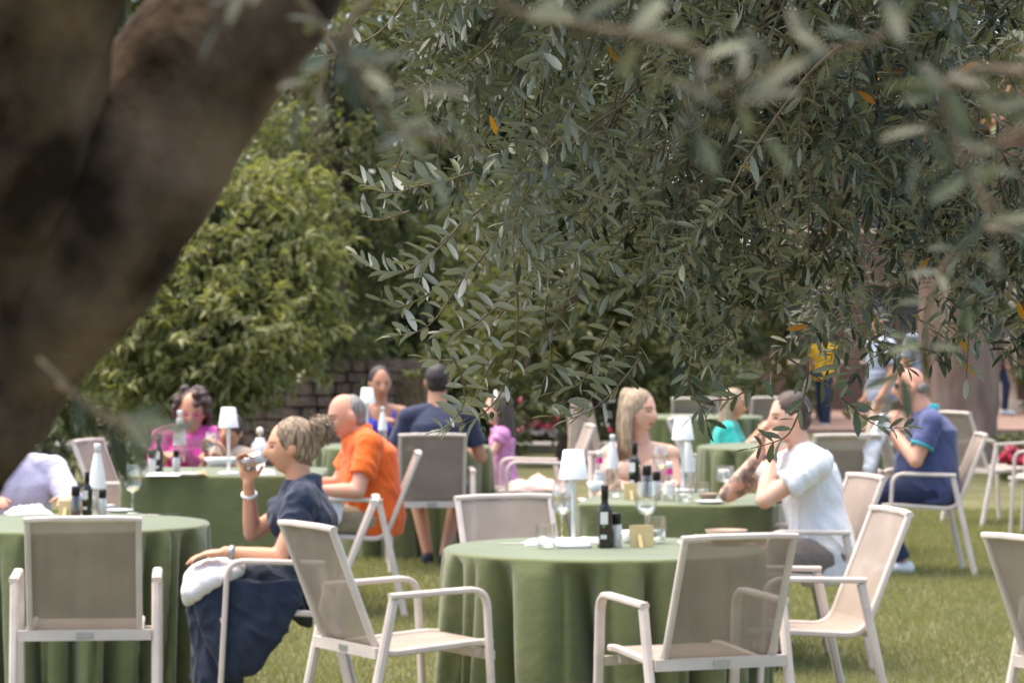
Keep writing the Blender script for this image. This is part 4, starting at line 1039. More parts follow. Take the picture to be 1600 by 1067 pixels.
def head_shape(s, c, rot, k=1.0, nose=1.0, jaw=1.0):
    nu, nv = 56, 40; rings = []
    for a in range(nv):
        th = -math.pi / 2 + (a + .5) / nv * math.pi; ring = []
        for b in range(nu):
            f = 2 * math.pi * b / nu; x = math.cos(th) * math.cos(f); y = math.cos(th) * math.sin(f); z = math.sin(th)
            px, py, pz = x * .074, y * .094, z * .116
            if z < .1:
                t = min(1, (.1 - z) / 1.1); px *= 1 - .22 * t * jaw; py = py * (1 - .12 * t) + .012 * t if y > 0 else py * (1 - .38 * t)
            if y < 0 and z > -.2: py *= 1.07
            if y > 0:
                fr = max(0, y) ** 1.2; ax = abs(px)
                py *= 1 - .05 * fr
                g = lambda u, v, su, sv: math.exp(-((ax - u) / su) ** 2 - ((pz - v) / sv) ** 2)
                zr = np.interp(pz, [-.056, -.044, -.030, .005, .028], [0, .8, 1.0, .5, .06])
                py += .038 * nose * zr * math.exp(-(px / .0165) ** 2) * fr
                py -= .013 * g(.031, .008, .017, .013) * fr
                py += .005 * g(.026, .030, .028, .010) * fr
                py += .010 * g(.0, -.066, .024, .011) * fr - .005 * g(0, -.081, .02, .007) * fr + .015 * g(0, -.102, .024, .018) * fr
                py += .004 * g(.045, -.022, .02, .02) * fr
            ring.append(c + rot @ (Vector((px, py, pz)) * k))
        rings.append(ring)
    s.rings(rings)
    for sx in (-1, 1): s.ell(c + rot @ (Vector((sx * .076, -.008, -.006)) * k), (.011 * k, .021 * k, .032 * k), rot @ Matrix.Rotation(sx * R(18), 3, 'Z'), 10, 8)

def hand(s, wr, d, pn, side, curl=.35, k=1.0, spread=.06):
    """palm and five fingers; d finger direction, pn palm normal, side +1 puts the thumb on d x pn"""
    d = Vector(d).normalized(); pn = Vector(pn); pn = (pn - d * pn.dot(d)).normalized(); w_ = d.cross(pn) * side
    rot = Matrix((w_, d, pn)).transposed()
    s.ell(Vector(wr) + d * .048 * k, (.040 * k, .052 * k, .0155 * k), rot, 14, 10)
    for i, (off, ln) in enumerate([(.029, .9), (.0095, 1.0), (-.0105, .95), (-.029, .76)]):
        p = Vector(wr) + d * (.084 - .004 * abs(i - 1)) * k + w_ * off * k; dr = (d + w_ * spread * (1.5 - i)).normalized(); r_ = .0088 * k
        for j, sl in enumerate((.040, .027, .022)):
            dr = (dr * math.cos(curl * (.7 + .3 * j)) + pn * math.sin(curl * (.7 + .3 * j))).normalized()
            q = p + dr * sl * ln * k; s.cap(p, q, r_, r_ * .92, 9); p = q; r_ *= .92
    p = Vector(wr) + d * .030 * k + w_ * .030 * k; dr = (d * .62 + w_ * .75 + pn * .25).normalized()
    for sl, r_ in ((.038, .0115), (.030, .0095)):
        q = p + dr * sl * k; s.cap(p, q, r_ * k, r_ * .88 * k, 9); p = q; dr = (dr * .8 + d * .35 + pn * .25).normalized()

def person(label, place, face, *, pelvis=(0, -.07, .535), chest=(0, -.10, .87), neck=(0, -.09, .985), head=(0, -.045, 1.13), yaw=0.0, pitch=0.0, roll=0.0,
           sw=.175, b=1.0, belly=0.0, bust=0.0, arms=(), knees=None, ankles=None, skin='skin', top=None, sleeve=.6, hem=.10, collar=None, bottom=None, short=1.0,
           shoes='shoe_dark', hair=None, voxel=.0075, extra=None, paint_extra=None, hk=1.0, foot_dir=None, group='people seated at the tables', top_name='shirt', bottom_name='trousers', bare_top=False, neck_r=.052, fold=.007, arm_k=1.0, fsc=10, strand=None):
    t = empty('person', (place[0], place[1], 0), heading(face), label, 'person', group)
    pelvis, chest, neck, head = map(Vector, (pelvis, chest, neck, head))
    up = (chest - pelvis).normalized(); X = Vector((1, 0, 0)); fw = up.cross(X).normalized()
    if fw.y < 0: fw = -fw
    hrot = Matrix.Rotation(yaw, 3, 'Z') @ Matrix.Rotation(pitch, 3, 'X') @ Matrix.Rotation(roll, 3, 'Y')
    knees = [Vector(q) for q in (knees or ((-.105, .36, .525), (.105, .36, .525)))]; ankles = [Vector(q) for q in (ankles or ((-.11, .33, .085), (.11, .33, .085)))]
    hips = [pelvis + V(sx * .088 * b, 0, -.01) for sx in (-1, 1)]
    shs = [chest + V(sx * sw, 0, 0) + (neck - chest) * .42 for sx in (-1, 1)]
    H = chest - pelvis
    def torso(s, g=0.0, lo=-.06, start=0):
        secs = [(pelvis + up * lo, .155 * b + g, .118 * b + g), (pelvis + up * .0, .168 * b + g, .128 * b + g + belly * .3), (pelvis + H * .30 + fw * belly * .45, .148 * b + g + belly * .3, .108 * b + g + belly * .75),
                (pelvis + H * .55 + fw * belly * .45, .142 * b + g + belly * .3, .104 * b + g + belly * .7), (pelvis + H * .8 + fw * belly * .2, .156 * b + g, .112 * b + g + belly * .25), (chest, .162 * b + g, .112 * b + g), (chest + (neck - chest) * .55, .128 * b + g, .088 * b + g * .8), (chest + (neck - chest) * .92, .072 * b + g, .066 + g * .6)]
        s.loft([(c, X * rx, fw * ry) for c, rx, ry in secs], 26)
        for sx, q in zip((-1, 1), shs):
            s.cap(chest + (neck - chest) * .72 + X * sx * .03, q + V(0, 0, .0), .050 + g * .7, .060 * (b * .5 + .5) + g * .6)
        if bust:
            for sx in (-1, 1): s.ell(chest - H * .10 + fw * (.085 * b) + X * sx * .072, (.066 + g, .050 * bust + .02 + g, .062 + g))
    # ---- body: one continuous skin
    s = Shape(); torso(s); s.cap(neck - up * .03, head + hrot @ V(0, -.022, -.055), neck_r + .006, neck_r, 16); head_shape(s, head, hrot, hk)
    wrists = []
    for i, sx in enumerate((-1, 1)):
        el, wr, hd, pn, curl = arms[i]; el, wr = Vector(el), Vector(wr); wrists.append((wr, Vector(hd).normalized(), el)); q = shs[i]; kk = arm_k * (.55 + .45 * b)
        s.cap(q, el, .052 * kk, .041 * kk); fm = el.lerp(wr, .3); s.cap(el, fm, .042 * kk, .041 * kk); s.cap(fm, wr, .041 * kk, .027 * kk)
        hand(s, wr, hd, pn, 1 if i == 1 else -1, curl)
        kn, an, hp = knees[i], ankles[i], hips[i]
        s.cap(hp, kn, .082 * b, .056); cm = kn.lerp(an, .32) + V(0, -.012, 0); s.cap(kn, cm, .055, .054); s.cap(cm, an, .054, .036)
        fd = Vector(foot_dir[i]) if foot_dir else V(0, 1, 0); fd = fd.normalized(); s.cap(an - V(0, 0, .045) - fd * .03, an + fd * .14 - V(0, 0, .06), .034, .028)
    inv = hrot.inverted()
    def paint(pc):
        q = np.array([tuple(inv @ (Vector(p) - head) / hk) if (Vector(p) - head).length < .16 else (9, 9, 9) for p in pc]); m = np.zeros(len(pc))
        ax = np.abs(q[:, 0]); fr = q[:, 1] > .045
        m[fr & (((ax) / .024) ** 2 + ((q[:, 2] + .066) / .010) ** 2 < 1)] = 1
        m[fr & (((ax - .031) / .013) ** 2 + ((q[:, 2] - .005) / .0055) ** 2 < 1)] = 2
        m[fr & (np.abs(ax - .032) < .020) & (np.abs(q[:, 2] - .0275 + .12 * np.abs(ax - .03)) < .0042)] = 3
        if paint_extra: m[paint_extra(pc, wrists)] = 4
        return m
    remeshed('body', s, voxel, [M[skin], M['lip'], M['eye'], M['brow'], M['ink']], t, 2, paint=paint)
    # ---- clothes
    if top:
        s = Shape()
        if bare_top:
            secs = [(pelvis - up * hem, .165 * b, .135 * b), (pelvis + H * .3, .156 * b, .118 * b), (pelvis + H * .6, .150 * b, .116 * b), (chest - H * .02, .172 * b, .125 * b)]
            s.loft([(c, X * rx, fw * ry) for c, rx, ry in secs], 26)
            if bust:
                for sx in (-1, 1): s.ell(chest - H * .10 + fw * (.085 * b) + X * sx * .072, (.076, .050 * bust + .030, .070))
        else:
            torso(s, .014, -hem)
            for i in (0, 1):
                el = Vector(arms[i][0]); q = shs[i]; e = q.lerp(el, min(sleeve, .98))
                s.cap(q, q.lerp(e, .5), .064 * (.5 + .5 * b), .062 * (.5 + .5 * b)); s.fru(q.lerp(e, .25), e, .062 * (.5 + .5 * b), (.068 if sleeve < .8 else .056) * (.5 + .5 * b))
                if sleeve > 1.0: s.cap(e, el, .056, .054); s.fru(el, el.lerp(Vector(arms[i][1]), .85), .052, .042)
        if extra: extra(s, 'top', t)
        remeshed(top_name, s, voxel, M[top], t, 3, fold, fsc, len(label) * 1.3)
        if collar:
            s = Shape(); a = neck - up * .012 - fw * .004
            for sx in (-1, 1):
                s.rings([[a + X * sx * (.060 + .010 * j) * math.cos(w_) * 1.0 + fw * (.066 + .012 * j) * math.sin(w_) + up * (z + .030 * (math.sin(w_) < -.2)) for w_ in [math.pi * (-.5 + k / 12) for k in range(13)]] for j, z in ((0, -.01), (0, .028), (1.1, .022), (1.4, -.02))], close=False)
            mk('collar', s.mesh(), M[collar], t)
    if bottom:
        s = Shape(); s.loft([(pelvis + up * .05, X * (.160 * b + .006), fw * (.124 * b + .006)), (pelvis, X * (.176 * b), fw * (.138 * b)), (pelvis - up * .075, X * (.160 * b), fw * (.125 * b))], 24)
        for i in (0, 1):
            hp, kn, an = hips[i], knees[i], ankles[i]
            if short < 1: s.cap(hp, hp.lerp(kn, short * .5), .092 * b, .086); s.fru(hp.lerp(kn, .2), hp.lerp(kn, short), .09 * b, .078)
            else: s.cap(hp, kn, .092 * b, .067); s.fru(kn, an + V(0, 0, .01), .066, .055); s.ell(kn, (.067, .067, .067))
        remeshed(bottom_name, s, voxel, M[bottom], t, 3, .006, 12, len(label) * .7)
    if shoes:
        for i in (0, 1):
            fd = (Vector(foot_dir[i]) if foot_dir else V(0, 1, 0)).normalized(); sdv = V(fd.y, -fd.x, 0); an = ankles[i]; g = V(an.x, an.y, 0); s = Shape()
            s.loft([(g + fd * y + V(0, 0, z), sdv * wx, V(0, 0, hz)) for y, z, wx, hz in ((-.075, .035, .018, .022), (-.06, .042, .034, .042), (0, .050, .040, .050), (.07, .042, .045, .040), (.13, .033, .045, .031), (.175, .026, .034, .022), (.195, .022, .014, .012))], 18)
            mk('shoe', s.mesh(), M[shoes], t)
    if hair:
        s = Shape(); hair[1](s, lambda x, y, z: head + hrot @ (V(x, y, z) * hk), hrot)
        remeshed('hair', s, .008 if voxel < .009 else voxel, M[hair[0]], t, 2, .0035, 45, 3.3)
    if strand: 
        for kind, m_, n_ in strand: strands(t, lambda x, y, z: head + hrot @ (V(x, y, z) * hk), hrot, m_, n_, kind, n_)
    return t, wrists

# ---- hair styles (h maps head space to person space)
def cap_hair(s, h, rot, front=.0, low=0.0):
    s.ell(h(0, -.026 + front, .030), (.0825, .095, .097), rot, 28, 18); s.ell(h(0, -.052, -.018 - low), (.074, .060, .070), rot, 22, 14)
def bun_hair(s, h, rot):
    cap_hair(s, h, rot, -.002); s.ell(h(0, -.09, .0), (.05, .05, .06), rot); s.ell(h(0, -.142, .062), (.056, .052, .058), rot); s.cap(h(0, -.09, .04), h(0, -.13, .06), .035, .04)
    for k in range(9): a = k * .7; s.cap(h(.03 * math.cos(a), -.15, .065 + .04 * math.sin(a)), h(.055 * math.cos(a), -.17 - .01 * (k % 3), .07 + .062 * math.sin(a)), .012, .005)
def short_hair(s, h, rot):
    s.ell(h(0, -.018, .032), (.079, .094, .094), rot, 28, 18); s.ell(h(0, -.050, -.012), (.071, .055, .062), rot, 22, 14)
def bald_hair(s, h, rot):
    s.ell(h(0, -.044, .022), (.0795, .074, .088), rot, 26, 16); s.ell(h(0, -.045, -.03), (.072, .060, .05), rot, 22, 14)
def fringe_hair(s, h, rot):
    s.ell(h(0, -.052, -.006), (.0775, .060, .048), rot, 26, 16)
def long_hair(s, h, rot, ln=.30, fwd=0.0):
    cap_hair(s, h, rot, .002)
    for sx in (-1, 1): s.loft([(h(sx * .055, -.04, .085), rot @ V(.014, 0, 0), rot @ V(0, .030, 0)), (h(sx * .074, -.04, .03), rot @ V(.020, 0, 0), rot @ V(0, .046, 0)), (h(sx * .084, -.042, -.06), rot @ V(.021, 0, 0), rot @ V(0, .046, 0)), (h(sx * .090, -.035 + fwd, -.15), rot @ V(.022, 0, 0), rot @ V(0, .044, 0)), (h(sx * .088, -.03 + fwd, -ln * .8), rot @ V(.018, 0, 0), rot @ V(0, .036, 0)), (h(sx * .078, -.03 + fwd, -ln), rot @ V(.006, 0, 0), rot @ V(0, .012, 0))], 16)
    s.loft([(h(0, -.07, .04), rot @ V(.07, 0, 0), rot @ V(0, .04, 0)), (h(0, -.082, -.08), rot @ V(.078, 0, 0), rot @ V(0, .040, 0)), (h(0, -.09, -.18), rot @ V(.08, 0, 0), rot @ V(0, .038, 0)), (h(0, -.08, -ln), rot @ V(.05, 0, 0), rot @ V(0, .022, 0))], 22)
def curly_hair(s, h, rot):
    cap_hair(s, h, rot, .0); rr = random.Random(3)
    for k in range(90):
        a = rr.uniform(0, 2 * math.pi); z = rr.uniform(-.14, .125); r_ = .088 if z < .05 else .088 * math.sqrt(max(.05, 1 - ((z - .03) / .115) ** 2))
        y = math.sin(a) * r_ - .025
        if y > .02 and z < .055: continue
        s.ell(h(math.cos(a) * (r_ + .008), y, z), (.028, .028, .026), None, 8, 6)
def pony_hair(s, h, rot):
    cap_hair(s, h, rot); s.loft([(h(.02, -.10, .0), rot @ V(.03, 0, 0), rot @ V(0, .03, 0)), (h(.06, -.09, -.12), rot @ V(.032, 0, 0), rot @ V(0, .03, 0)), (h(.09, -.03, -.24), rot @ V(.026, 0, 0), rot @ V(0, .024, 0)), (h(.09, .0, -.34), rot @ V(.010, 0, 0), rot @ V(0, .01, 0))], 14)

def band(name, wr, el, r, h, m, parent, dist=.015):
    ax = (el - wr).normalized(); s = Shape(); p = wr + ax * dist; s.fru(p - ax * h / 2, p + ax * h / 2, r, r * 1.03, 18); mk(name, s.mesh(), M[m], parent)

def world(t, p):
    return Matrix.Translation(t.location) @ Matrix.Rotation(t.rotation_euler.z, 4, 'Z') @ Vector(p)

# 1 --- navy dress, drinking (local -X is the side towards the camera)
def dress(s, which, t):
    # skirt: lap, and cloth hanging over the seat's near side down to the shin
    s.loft([(V(0, -.07, .50), V(.205, 0, 0), V(0, .03, .14)), (V(0, .08, .545), V(.205, 0, 0), V(0, .02, .105)), (V(0, .25, .545), V(.19, 0, 0), V(0, .02, .088)), (V(0, .36, .52), V(.175, 0, 0), V(0, .02, .06))], 22)
    s.loft([(V(-.10, .32, .55), V(.09, 0, 0), V(0, .09, 0)), (V(-.11, .31, .42), V(.085, 0, 0), V(0, .085, 0)), (V(-.11, .29, .30), V(.085, 0, 0), V(0, .095, 0)), (V(-.12, .28, .18), V(.09, 0, 0), V(0, .10, 0)), (V(-.12, .28, .11), V(.085, 0, 0), V(0, .095, 0))], 20)
    s.loft([(V(-.17, .14, .56), V(.075, 0, 0), V(0, .23, 0)), (V(-.215, .15, .48), V(.036, 0, 0), V(0, .215, 0)), (V(-.222, .16, .40), V(.030, 0, 0), V(0, .19, 0)), (V(-.222, .175, .30), V(.030, 0, 0), V(0, .145, 0)), (V(-.218, .185, .21), V(.028, 0, 0), V(0, .085, 0)), (V(-.215, .19, .17), V(.02, 0, 0), V(0, .04, 0))], 26)
    s.loft([(V(.10, .33, .53), V(.09, 0, 0), V(0, .08, 0)), (V(.11, .32, .36), V(.08, 0, 0), V(0, .08, 0)), (V(.11, .32, .13), V(.08, 0, 0), V(0, .085, 0))], 18)
p1, wr = person('person in navy short-sleeved dress drinking from a glass, one hand on the table edge', (-.945, 12.85), (-1, -.04),
    pelvis=(0, -.06, .545), chest=(0, -.085, .835), neck=(0, -.065, .955), head=(0, -.012, 1.108), yaw=R(6), pitch=R(-3), hk=.95, arm_k=.88, sw=.165, b=.97, bust=.8, skin='skin', top='navy', top_name='dress', hem=.06, sleeve=.48, collar='navy',
    arms=[((-.225, .02, .665), (-.20, .245, .685), (.05, 1, -.10), (0, -.1, -1), .28), ((.16, .150, .735), (.05, .160, .955), (-.15, .03, 1), (-.9, .3, 0), .75)],
    hair=('hair_ash', bun_hair), strand=[('bun', 'hair_blond', 160), ('bun', 'hair_brown', 190), ('bun', 'hair_grey', 60), ('ball', 'hair_blond', 150), ('ball', 'hair_brown', 60)], extra=dress, shoes='shoe_dark', voxel=.007, fold=.020, fsc=12, knees=((-.10, .33, .525), (.105, .34, .525)), ankles=((-.10, .30, .085), (.11, .33, .085)))
band('watch', wr[0][0], wr[0][2], .031, .022, 'watch', p1, .03); band('bracelet', wr[1][0], wr[1][2], .034, .010, 'white', p1, .055)
gl = tumbler(world(p1, (.018, .120, 1.050)), 'tumbler lifted to the mouth of the person in the navy dress', 1.05, 'water'); gl.rotation_euler = (R(62), 0, p1.rotation_euler.z); gl.location = world(p1, (.0, .185, 1.030))
gl.rotation_euler = (R(70), 0, p1.rotation_euler.z)

# 2 --- orange shirt
p2, wr = person('person in orange short-sleeved shirt and khaki trousers sitting in profile', (-.82, 17.1), (-1, -.2),
    yaw=R(8), pelvis=(0, -.05, .54), chest=(0, -.03, .90), neck=(0, .04, 1.005), head=(0, .105, 1.095), pitch=R(-14), sw=.19, b=1.16, belly=.05, skin='skin_red', top='orange', sleeve=.66, hem=.10, collar='orange', bottom='khaki', hk=1.07, neck_r=.062,
    arms=[((-.265, .08, .695), (-.20, .29, .70), (.15, 1, .0), (.3, 0, -1), .35), ((.25, .12, .70), (.10, .30, .72), (-.4, 1, .0), (-.3, 0, -1), .35)], hair=('hair_grey', bald_hair), fold=.015)
band('watch', wr[0][0], wr[0][2], .034, .02, 'watch', p2, .02)
# 3 --- white shirt
def tattoo(pc, wrists):
    wr_, _, el = wrists[1]; m = np.zeros(len(pc), bool); ax = wr_ - el; L = ax.length
    for i, p in enumerate(pc):
        q = Vector(p) - el; f = q.dot(ax) / L / L
        if -.25 < f < .85 and (q - ax * f).length < .075 and -.02 < noise.noise(Vector(p) * 22) + .3 * noise.noise(Vector(p) * 60): m[i] = True
    return m
p3, wr = person('person in white shirt leaning on both elbows with hands at the mouth', (1.47, 14.55), (-.97, -.24),
    pelvis=(0, -.02, .535), chest=(0, .07, .915), neck=(0, .115, 1.03), head=(0, .165, 1.175), pitch=R(-5), sw=.19, b=1.04, belly=.015, skin='skin_pale', top='white_cotton', sleeve=.60, hem=.13, bottom='grey_short', short=.85, shoes='shoe_dark',
    arms=[((-.175, .345, .80), (-.06, .275, 1.000), (.25, -.25, 1), (.9, -.2, -.1), .9), ((.15, .42, .81), (.055, .285, 1.005), (-.25, -.25, 1), (-.9, -.2, -.1), .9)], ankles=((-.13, .30, .085), (.14, .36, .085)), hair=('hair_brown', short_hair), paint_extra=tattoo, fold=.014)
band('watch', wr[0][0], wr[0][2], .033, .026, 'black', p3, .02)
# 4 --- blue polo
p4, wr = person('person in blue polo shirt and sunglasses with hands raised to the mouth', (2.64, 19.75), (-1, .1),
    pelvis=(0, -.06, .54), chest=(0, -.075, .925), neck=(0, -.02, 1.045), head=(0, .075, 1.195), pitch=R(-4), sw=.20, b=1.18, belly=.085, skin='skin_red', top='polo', sleeve=.62, hem=.08, collar='turq_trim', bottom='navy_short', neck_r=.066, shoes='shoe_white', ankles=((-.12, .13, .085), (.12, .30, .085)),
    arms=[((-.26, .05, .735), (-.07, .20, .925), (.25, .0, 1), (.8, -.3, 0), .9), ((.25, .08, .74), (.07, .21, .93), (-.25, .0, 1), (-.8, -.3, 0), .9)], hair=('hair_grey', fringe_hair), fold=.010, hk=1.06)
band('watch', wr[0][0], wr[0][2], .034, .022, 'watch', p4, .02)
s = Shape(); hd = V(0, .075, 1.195)
for sx in (-1, 1): s.ell(hd + V(sx * .034, .096, .008), (.028, .008, .020), None, 14, 10); s.tube([hd + V(sx * .062, .085, .014), hd + V(sx * .083, .03, .014), hd + V(sx * .084, -.02, .004)], .003, 6)
s.tube([hd + V(-.012, .104, .012), hd + V(.012, .104, .012)], .003, 6); mk('sunglasses', s.mesh(), M['black'], p4)
el, wr0 = V(-.26, .05, .735), wr[0][0]
for i in (0, 1):
    q = V((-.20, .20)[i], 0, 0)
    e = Vector(((-.26, .05, .735), (.25, .08, .74))[i]); sh = V(0, -.075, .925) + V((-1, 1)[i] * .20, 0, 0) + (V(0, -.02, 1.045) - V(0, -.075, .925)) * .42
    c = sh.lerp(e, .60); ax = (e - sh).normalized(); s = Shape(); s.fru(c, c + ax * .012, .080, .080, 22); mk('sleeve_trim', s.mesh(), M['turq_trim'], p4)
# 5 --- nude top
p5, _ = person('person in nude strapless top, head turned sideways, behind the crowded table', (.70, 16.75), (.05, -1),
    chest=(0, -.04, .845), neck=(0, -.02, .96), head=(0, .03, 1.135), pelvis=(0, -.06, .53), yaw=R(50), pitch=R(-3), hk=.95, arm_k=.88, sw=.165, b=.95, bust=.7, skin='skin_pale', top='nude', top_name='strapless_top', bare_top=True, bottom='beige', hem=.05,
    arms=[((-.21, .10, .66), (-.15, .32, .76), (.3, 1, 0), (0, 0, -1), .4), ((.21, .10, .66), (.14, .32, .76), (-.3, 1, 0), (0, 0, -1), .4)], hair=('hair_blond', lambda s, h, r: long_hair(s, h, r, .27)), strand=[('long', 'hair_blond', 220), ('long', 'hair_ash', 120)], voxel=.008)
# 6 --- dark T-shirt, back to the camera
p6, _ = person('person in dark blue T-shirt sitting with the back to the camera', (-.49, 20.2), (-.06, 1),
    chest=(0, -.03, .93), neck=(0, .02, 1.06), head=(0, .07, 1.215), sw=.195, b=1.06, skin='skin_deep', top='dark_tee', sleeve=.66, bottom='navy_short', short=.8, neck_r=.062,
    arms=[((-.29, .06, .72), (-.20, .30, .80), (.2, 1, .0), (0, 0, -1), .3), ((.29, .06, .72), (.20, .30, .80), (-.2, 1, .0), (0, 0, -1), .3)], knees=((-.14, .36, .52), (.16, .34, .50)), ankles=((-.06, .15, .085), (.05, .05, .085)), hair=('hair_black', short_hair), voxel=.009)
# 7 --- pink top
p7, _ = person('person in bright pink flowered top looking down at the table', (-2.0, 19.25), (.05, -1),
    chest=(0, .05, .845), neck=(0, .09, .945), head=(0, .14, 1.055), pitch=R(-16), sw=.185, b=1.1, bust=.8, skin='skin_deep', top='pink', sleeve=.9, bottom='denim', hk=1.08,
    arms=[((-.23, .20, .70), (-.14, .38, .80), (.3, 1, .2), (0, .2, -1), .5), ((.23, .20, .70), (.14, .38, .80), (-.3, 1, .2), (0, .2, -1), .5)], hair=('hair_auburn', curly_hair), voxel=.009)
s = Shape(); hr = Matrix.Rotation(R(-16), 3, 'X')
for sx in (-1, 1): s.tube([V(0, .14, 1.055) + hr @ V(sx * .034 + .026 * math.cos(a), .106, .004 + .022 * math.sin(a)) for a in [k * math.pi / 6 for k in range(13)]], .0028, 6)
mk('spectacles', s.mesh(), M['magenta'], p7)
# 8 --- blue strappy top
p8, _ = person('person in blue strappy top behind the white lamp', (-.98, 22.75), (.12, -1),
    chest=(0, .0, .88), neck=(0, .02, .995), head=(0, .06, 1.155), yaw=R(8), pitch=R(-10), sw=.165, b=.96, bust=.7, skin='skin_deep', top='royal', top_name='strappy_top', bare_top=True, bottom='denim', hem=.05,
    arms=[((-.21, .14, .70), (-.08, .34, .86), (.4, 1, .6), (.5, .2, -1), .6), ((.21, .14, .70), (.14, .36, .80), (-.3, 1, .1), (0, 0, -1), .4)], hair=('hair_black', pony_hair), voxel=.009)
for sx in (-1, 1):
    s = Shape(); s.tube(spline([V(sx * .085, .125, .83), V(sx * .095, .085, .93), V(sx * .09, .02, .955), V(sx * .085, -.06, .92), V(sx * .08, -.115, .84)], 4), .012, 8); mk('strap', s.mesh(), M['royal'], p8)
# 9 --- child in pink dress standing beside the chair
def child_dress(s, which, t):
    s.loft([(V(0, 0, .36), V(.175, 0, 0), V(0, .15, 0)), (V(0, 0, .48), V(.145, 0, 0), V(0, .12, 0)), (V(0, 0, .62), V(.11, 0, 0), V(0, .085, 0))], 24)
p9, _ = person('small person in pink lilac dress and headband standing beside the chair with the towel', (-.07, 21.95), (-1, -.05),
    pelvis=(0, 0, .55), chest=(0, .0, .77), neck=(0, .01, .855), head=(0, .035, .985), sw=.115, b=.68, skin='skin_pale', top='lilac', top_name='dress', sleeve=.3, hem=.02, hk=.97, neck_r=.036, arm_k=.72,
    arms=[((-.145, .09, .66), (-.10, .25, .74), (.2, 1, .2), (0, 0, -1), .4), ((.145, .09, .66), (.08, .25, .74), (-.2, 1, .2), (0, 0, -1), .4)], knees=((-.06, .01, .29), (.06, .01, .29)), ankles=((-.06, -.01, .075), (.06, -.01, .075)), shoes='shoe_white', hair=('hair_brown', lambda s, h, r: long_hair(s, h, r, .36)), extra=child_dress, voxel=.009, group='people around the garden')
s = Shape(); s.tube([V(.088 * math.cos(a), .035 + .012 + .0 * a, 1.005 + .108 * math.sin(a)) for a in [math.pi * k / 16 for k in range(17)]], .010, 8); mk('headband', s.mesh(), M['cream'], p9)
# 10 --- pale lilac shirt, half hidden by the limb
p10, _ = person('person in pale lilac shirt half hidden behind the leaning limb', (-2.40, 14.9), (.25, -1),
    chest=(0, .0, .86), neck=(.03, .03, .97), head=(.10, .10, 1.10), pitch=R(-18), sw=.19, b=1.05, skin='skin_red', top='pale_lilac', sleeve=.85, bottom='beige',
    arms=[((-.26, .22, .72), (-.20, .42, .80), (.2, 1, .0), (0, 0, -1), .5), ((.26, .22, .72), (.16, .42, .80), (-.3, 1, .0), (0, 0, -1), .5)], hair=('hair_grey', short_hair), voxel=.009)
# 11 --- child behind the lamp
p11, _ = person('small person behind the white lamp, between the pink top and the navy dress', (-1.73, 18.95), (-.35, -1),
    pelvis=(0, -.02, .55), chest=(0, .0, .745), neck=(0, .01, .82), head=(0, .03, .935), sw=.115, b=.68, skin='skin_deep', top='beige', sleeve=.6, bottom='denim', hk=.92, neck_r=.036, arm_k=.72,
    arms=[((-.15, .12, .64), (-.08, .26, .80), (.2, .4, .8), (.5, .3, 0), .6), ((.15, .12, .64), (.06, .24, .82), (-.2, .3, .8), (-.5, .3, 0), .6)], knees=((-.07, .28, .52), (.07, .28, .52)), ankles=((-.07, .28, .14), (.07, .28, .14)), shoes=None, hair=('hair_brown', short_hair), voxel=.009)
# 12 --- teal top
p12, _ = person('person in teal top glimpsed through the olive twigs behind the white shirt', (1.57, 22.55), (1, -.2),
    chest=(0, .02, .86), neck=(0, .04, .97), head=(0, .08, 1.12), pitch=R(-8), sw=.175, b=1.02, bust=.6, skin='skin', top='teal', sleeve=.7, bottom='denim',
    arms=[((-.24, .14, .70), (-.12, .32, .86), (.4, .6, .6), (.5, .2, -1), .5), ((.24, .14, .70), (.10, .30, .90), (-.4, .5, .7), (-.5, .2, -1), .5)], hair=('hair_blond', lambda s, h, r: long_hair(s, h, r, .22)), voxel=.01)
p12.scale = (.86, .86, .90)
# 13.. --- people on foot at the back
def standing(label, place, face, top, bottom, skin, hair, sleeve=.6, shoes='shoe_white', z=0.0, stride=.12, short=1.0, scale=1.0):
    p, _ = person(label, place, face, pelvis=(0, 0, .93), chest=(0, .01, 1.31), neck=(0, .02, 1.45), head=(0, .05, 1.60), sw=.195, b=1.05, skin=skin, top=top, sleeve=sleeve, bottom=bottom, shoes=shoes, short=short,
        arms=[((-.26, .0, 1.10), (-.25, .12, .88), (0, .3, -1), (1, 0, 0), .35), ((.26, -.03, 1.10), (.25, .06, .87), (0, .2, -1), (-1, 0, 0), .35)], knees=((-.10, stride + .03, .49), (.10, -stride * .4, .48)), ankles=((-.10, stride, .085), (.10, -stride - .05, .085)), hair=hair, voxel=.011, group='people walking at the back')
    p.location.z = z; p.scale = (scale, scale, scale); return p
standing('person in pale blue striped shirt walking behind the olive leaves', (at(1378, 0, 29.5).x, 29.5), (-1, -.3), 'stripe', 'beige', 'skin', ('hair_brown', short_hair), sleeve=.7)
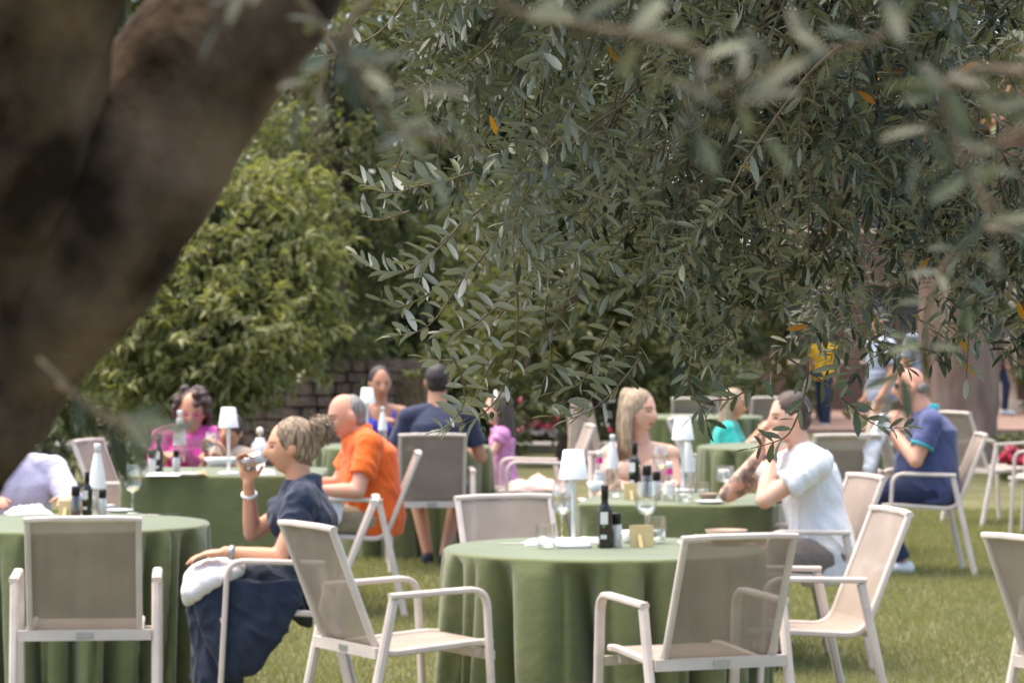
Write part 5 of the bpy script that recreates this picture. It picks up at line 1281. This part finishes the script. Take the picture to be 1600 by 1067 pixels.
standing('person in striped shirt standing beside the big pinkish trunk', (at(1446, 0, 36).x, 36), (.3, -1), 'stripe', 'denim', 'skin', ('hair_grey', short_hair), sleeve=.75)
standing('person in yellow top standing behind the white shirt, glimpsed through leaves', (at(1288, 0, 45).x, 45), (-.5, -1), 'yellow', 'denim', 'skin_deep', ('hair_black', short_hair), scale=.85)
standing('person in dark trousers and white shoes standing on the far paving', (at(1556, 0, 49).x, 49), (.9, -.3), 'navy', 'denim', 'skin', ('hair_brown', short_hair), z=.06)

# ------------------------------------------------------------------ napkins in laps and hands
def lap_cloth(name, label, t, secs, m='linen', n=24):
    s = Shape(); s.loft([(Vector(c), Vector(u), Vector(v)) for c, u, v in secs], n)
    o = remeshed(name, s, .008, M[m], None, 2, .016, 13, len(label)); o.location = t.location; o.rotation_euler = t.rotation_euler
    return tag(o, label, 'napkin', 'white cloth napkins')
lap_cloth('cloth_napkin', 'white napkin spread over the lap of the navy dress', p1, [((-.08, .17, .61), (.12, 0, 0), (0, .0, .025)), ((-.10, .21, .600), (.145, 0, 0), (0, .0, .042)), ((-.115, .27, .585), (.150, 0, 0), (0, .0, .058)), ((-.12, .32, .566), (.150, 0, 0), (0, .0, .078)), ((-.12, .37, .54), (.145, 0, 0), (0, .0, .080)), ((-.12, .405, .525), (.13, 0, 0), (0, .0, .06)), ((-.12, .42, .52), (.09, 0, 0), (0, .0, .03))])
lap_cloth('cloth_napkin', 'white napkin hanging from the lap of the orange shirt', p2, [((-.18, .18, .66), (.02, 0, 0), (0, .05, 0)), ((-.205, .22, .61), (.012, 0, 0), (0, .075, 0)), ((-.215, .24, .55), (.010, 0, 0), (0, .08, 0)), ((-.215, .24, .51), (.006, 0, 0), (0, .07, 0))])
lap_cloth('cloth_napkin', 'white napkin hanging from the hands above the blue polo shirt', p4, [((-.06, .24, 1.02), (.03, 0, 0), (0, .025, 0)), ((-.07, .27, .92), (.035, 0, 0), (0, .05, 0)), ((-.09, .315, .80), (.05, 0, 0), (0, .055, 0)), ((-.10, .34, .68), (.05, 0, 0), (0, .04, 0)), ((-.10, .34, .62), (.03, 0, 0), (0, .02, 0))])
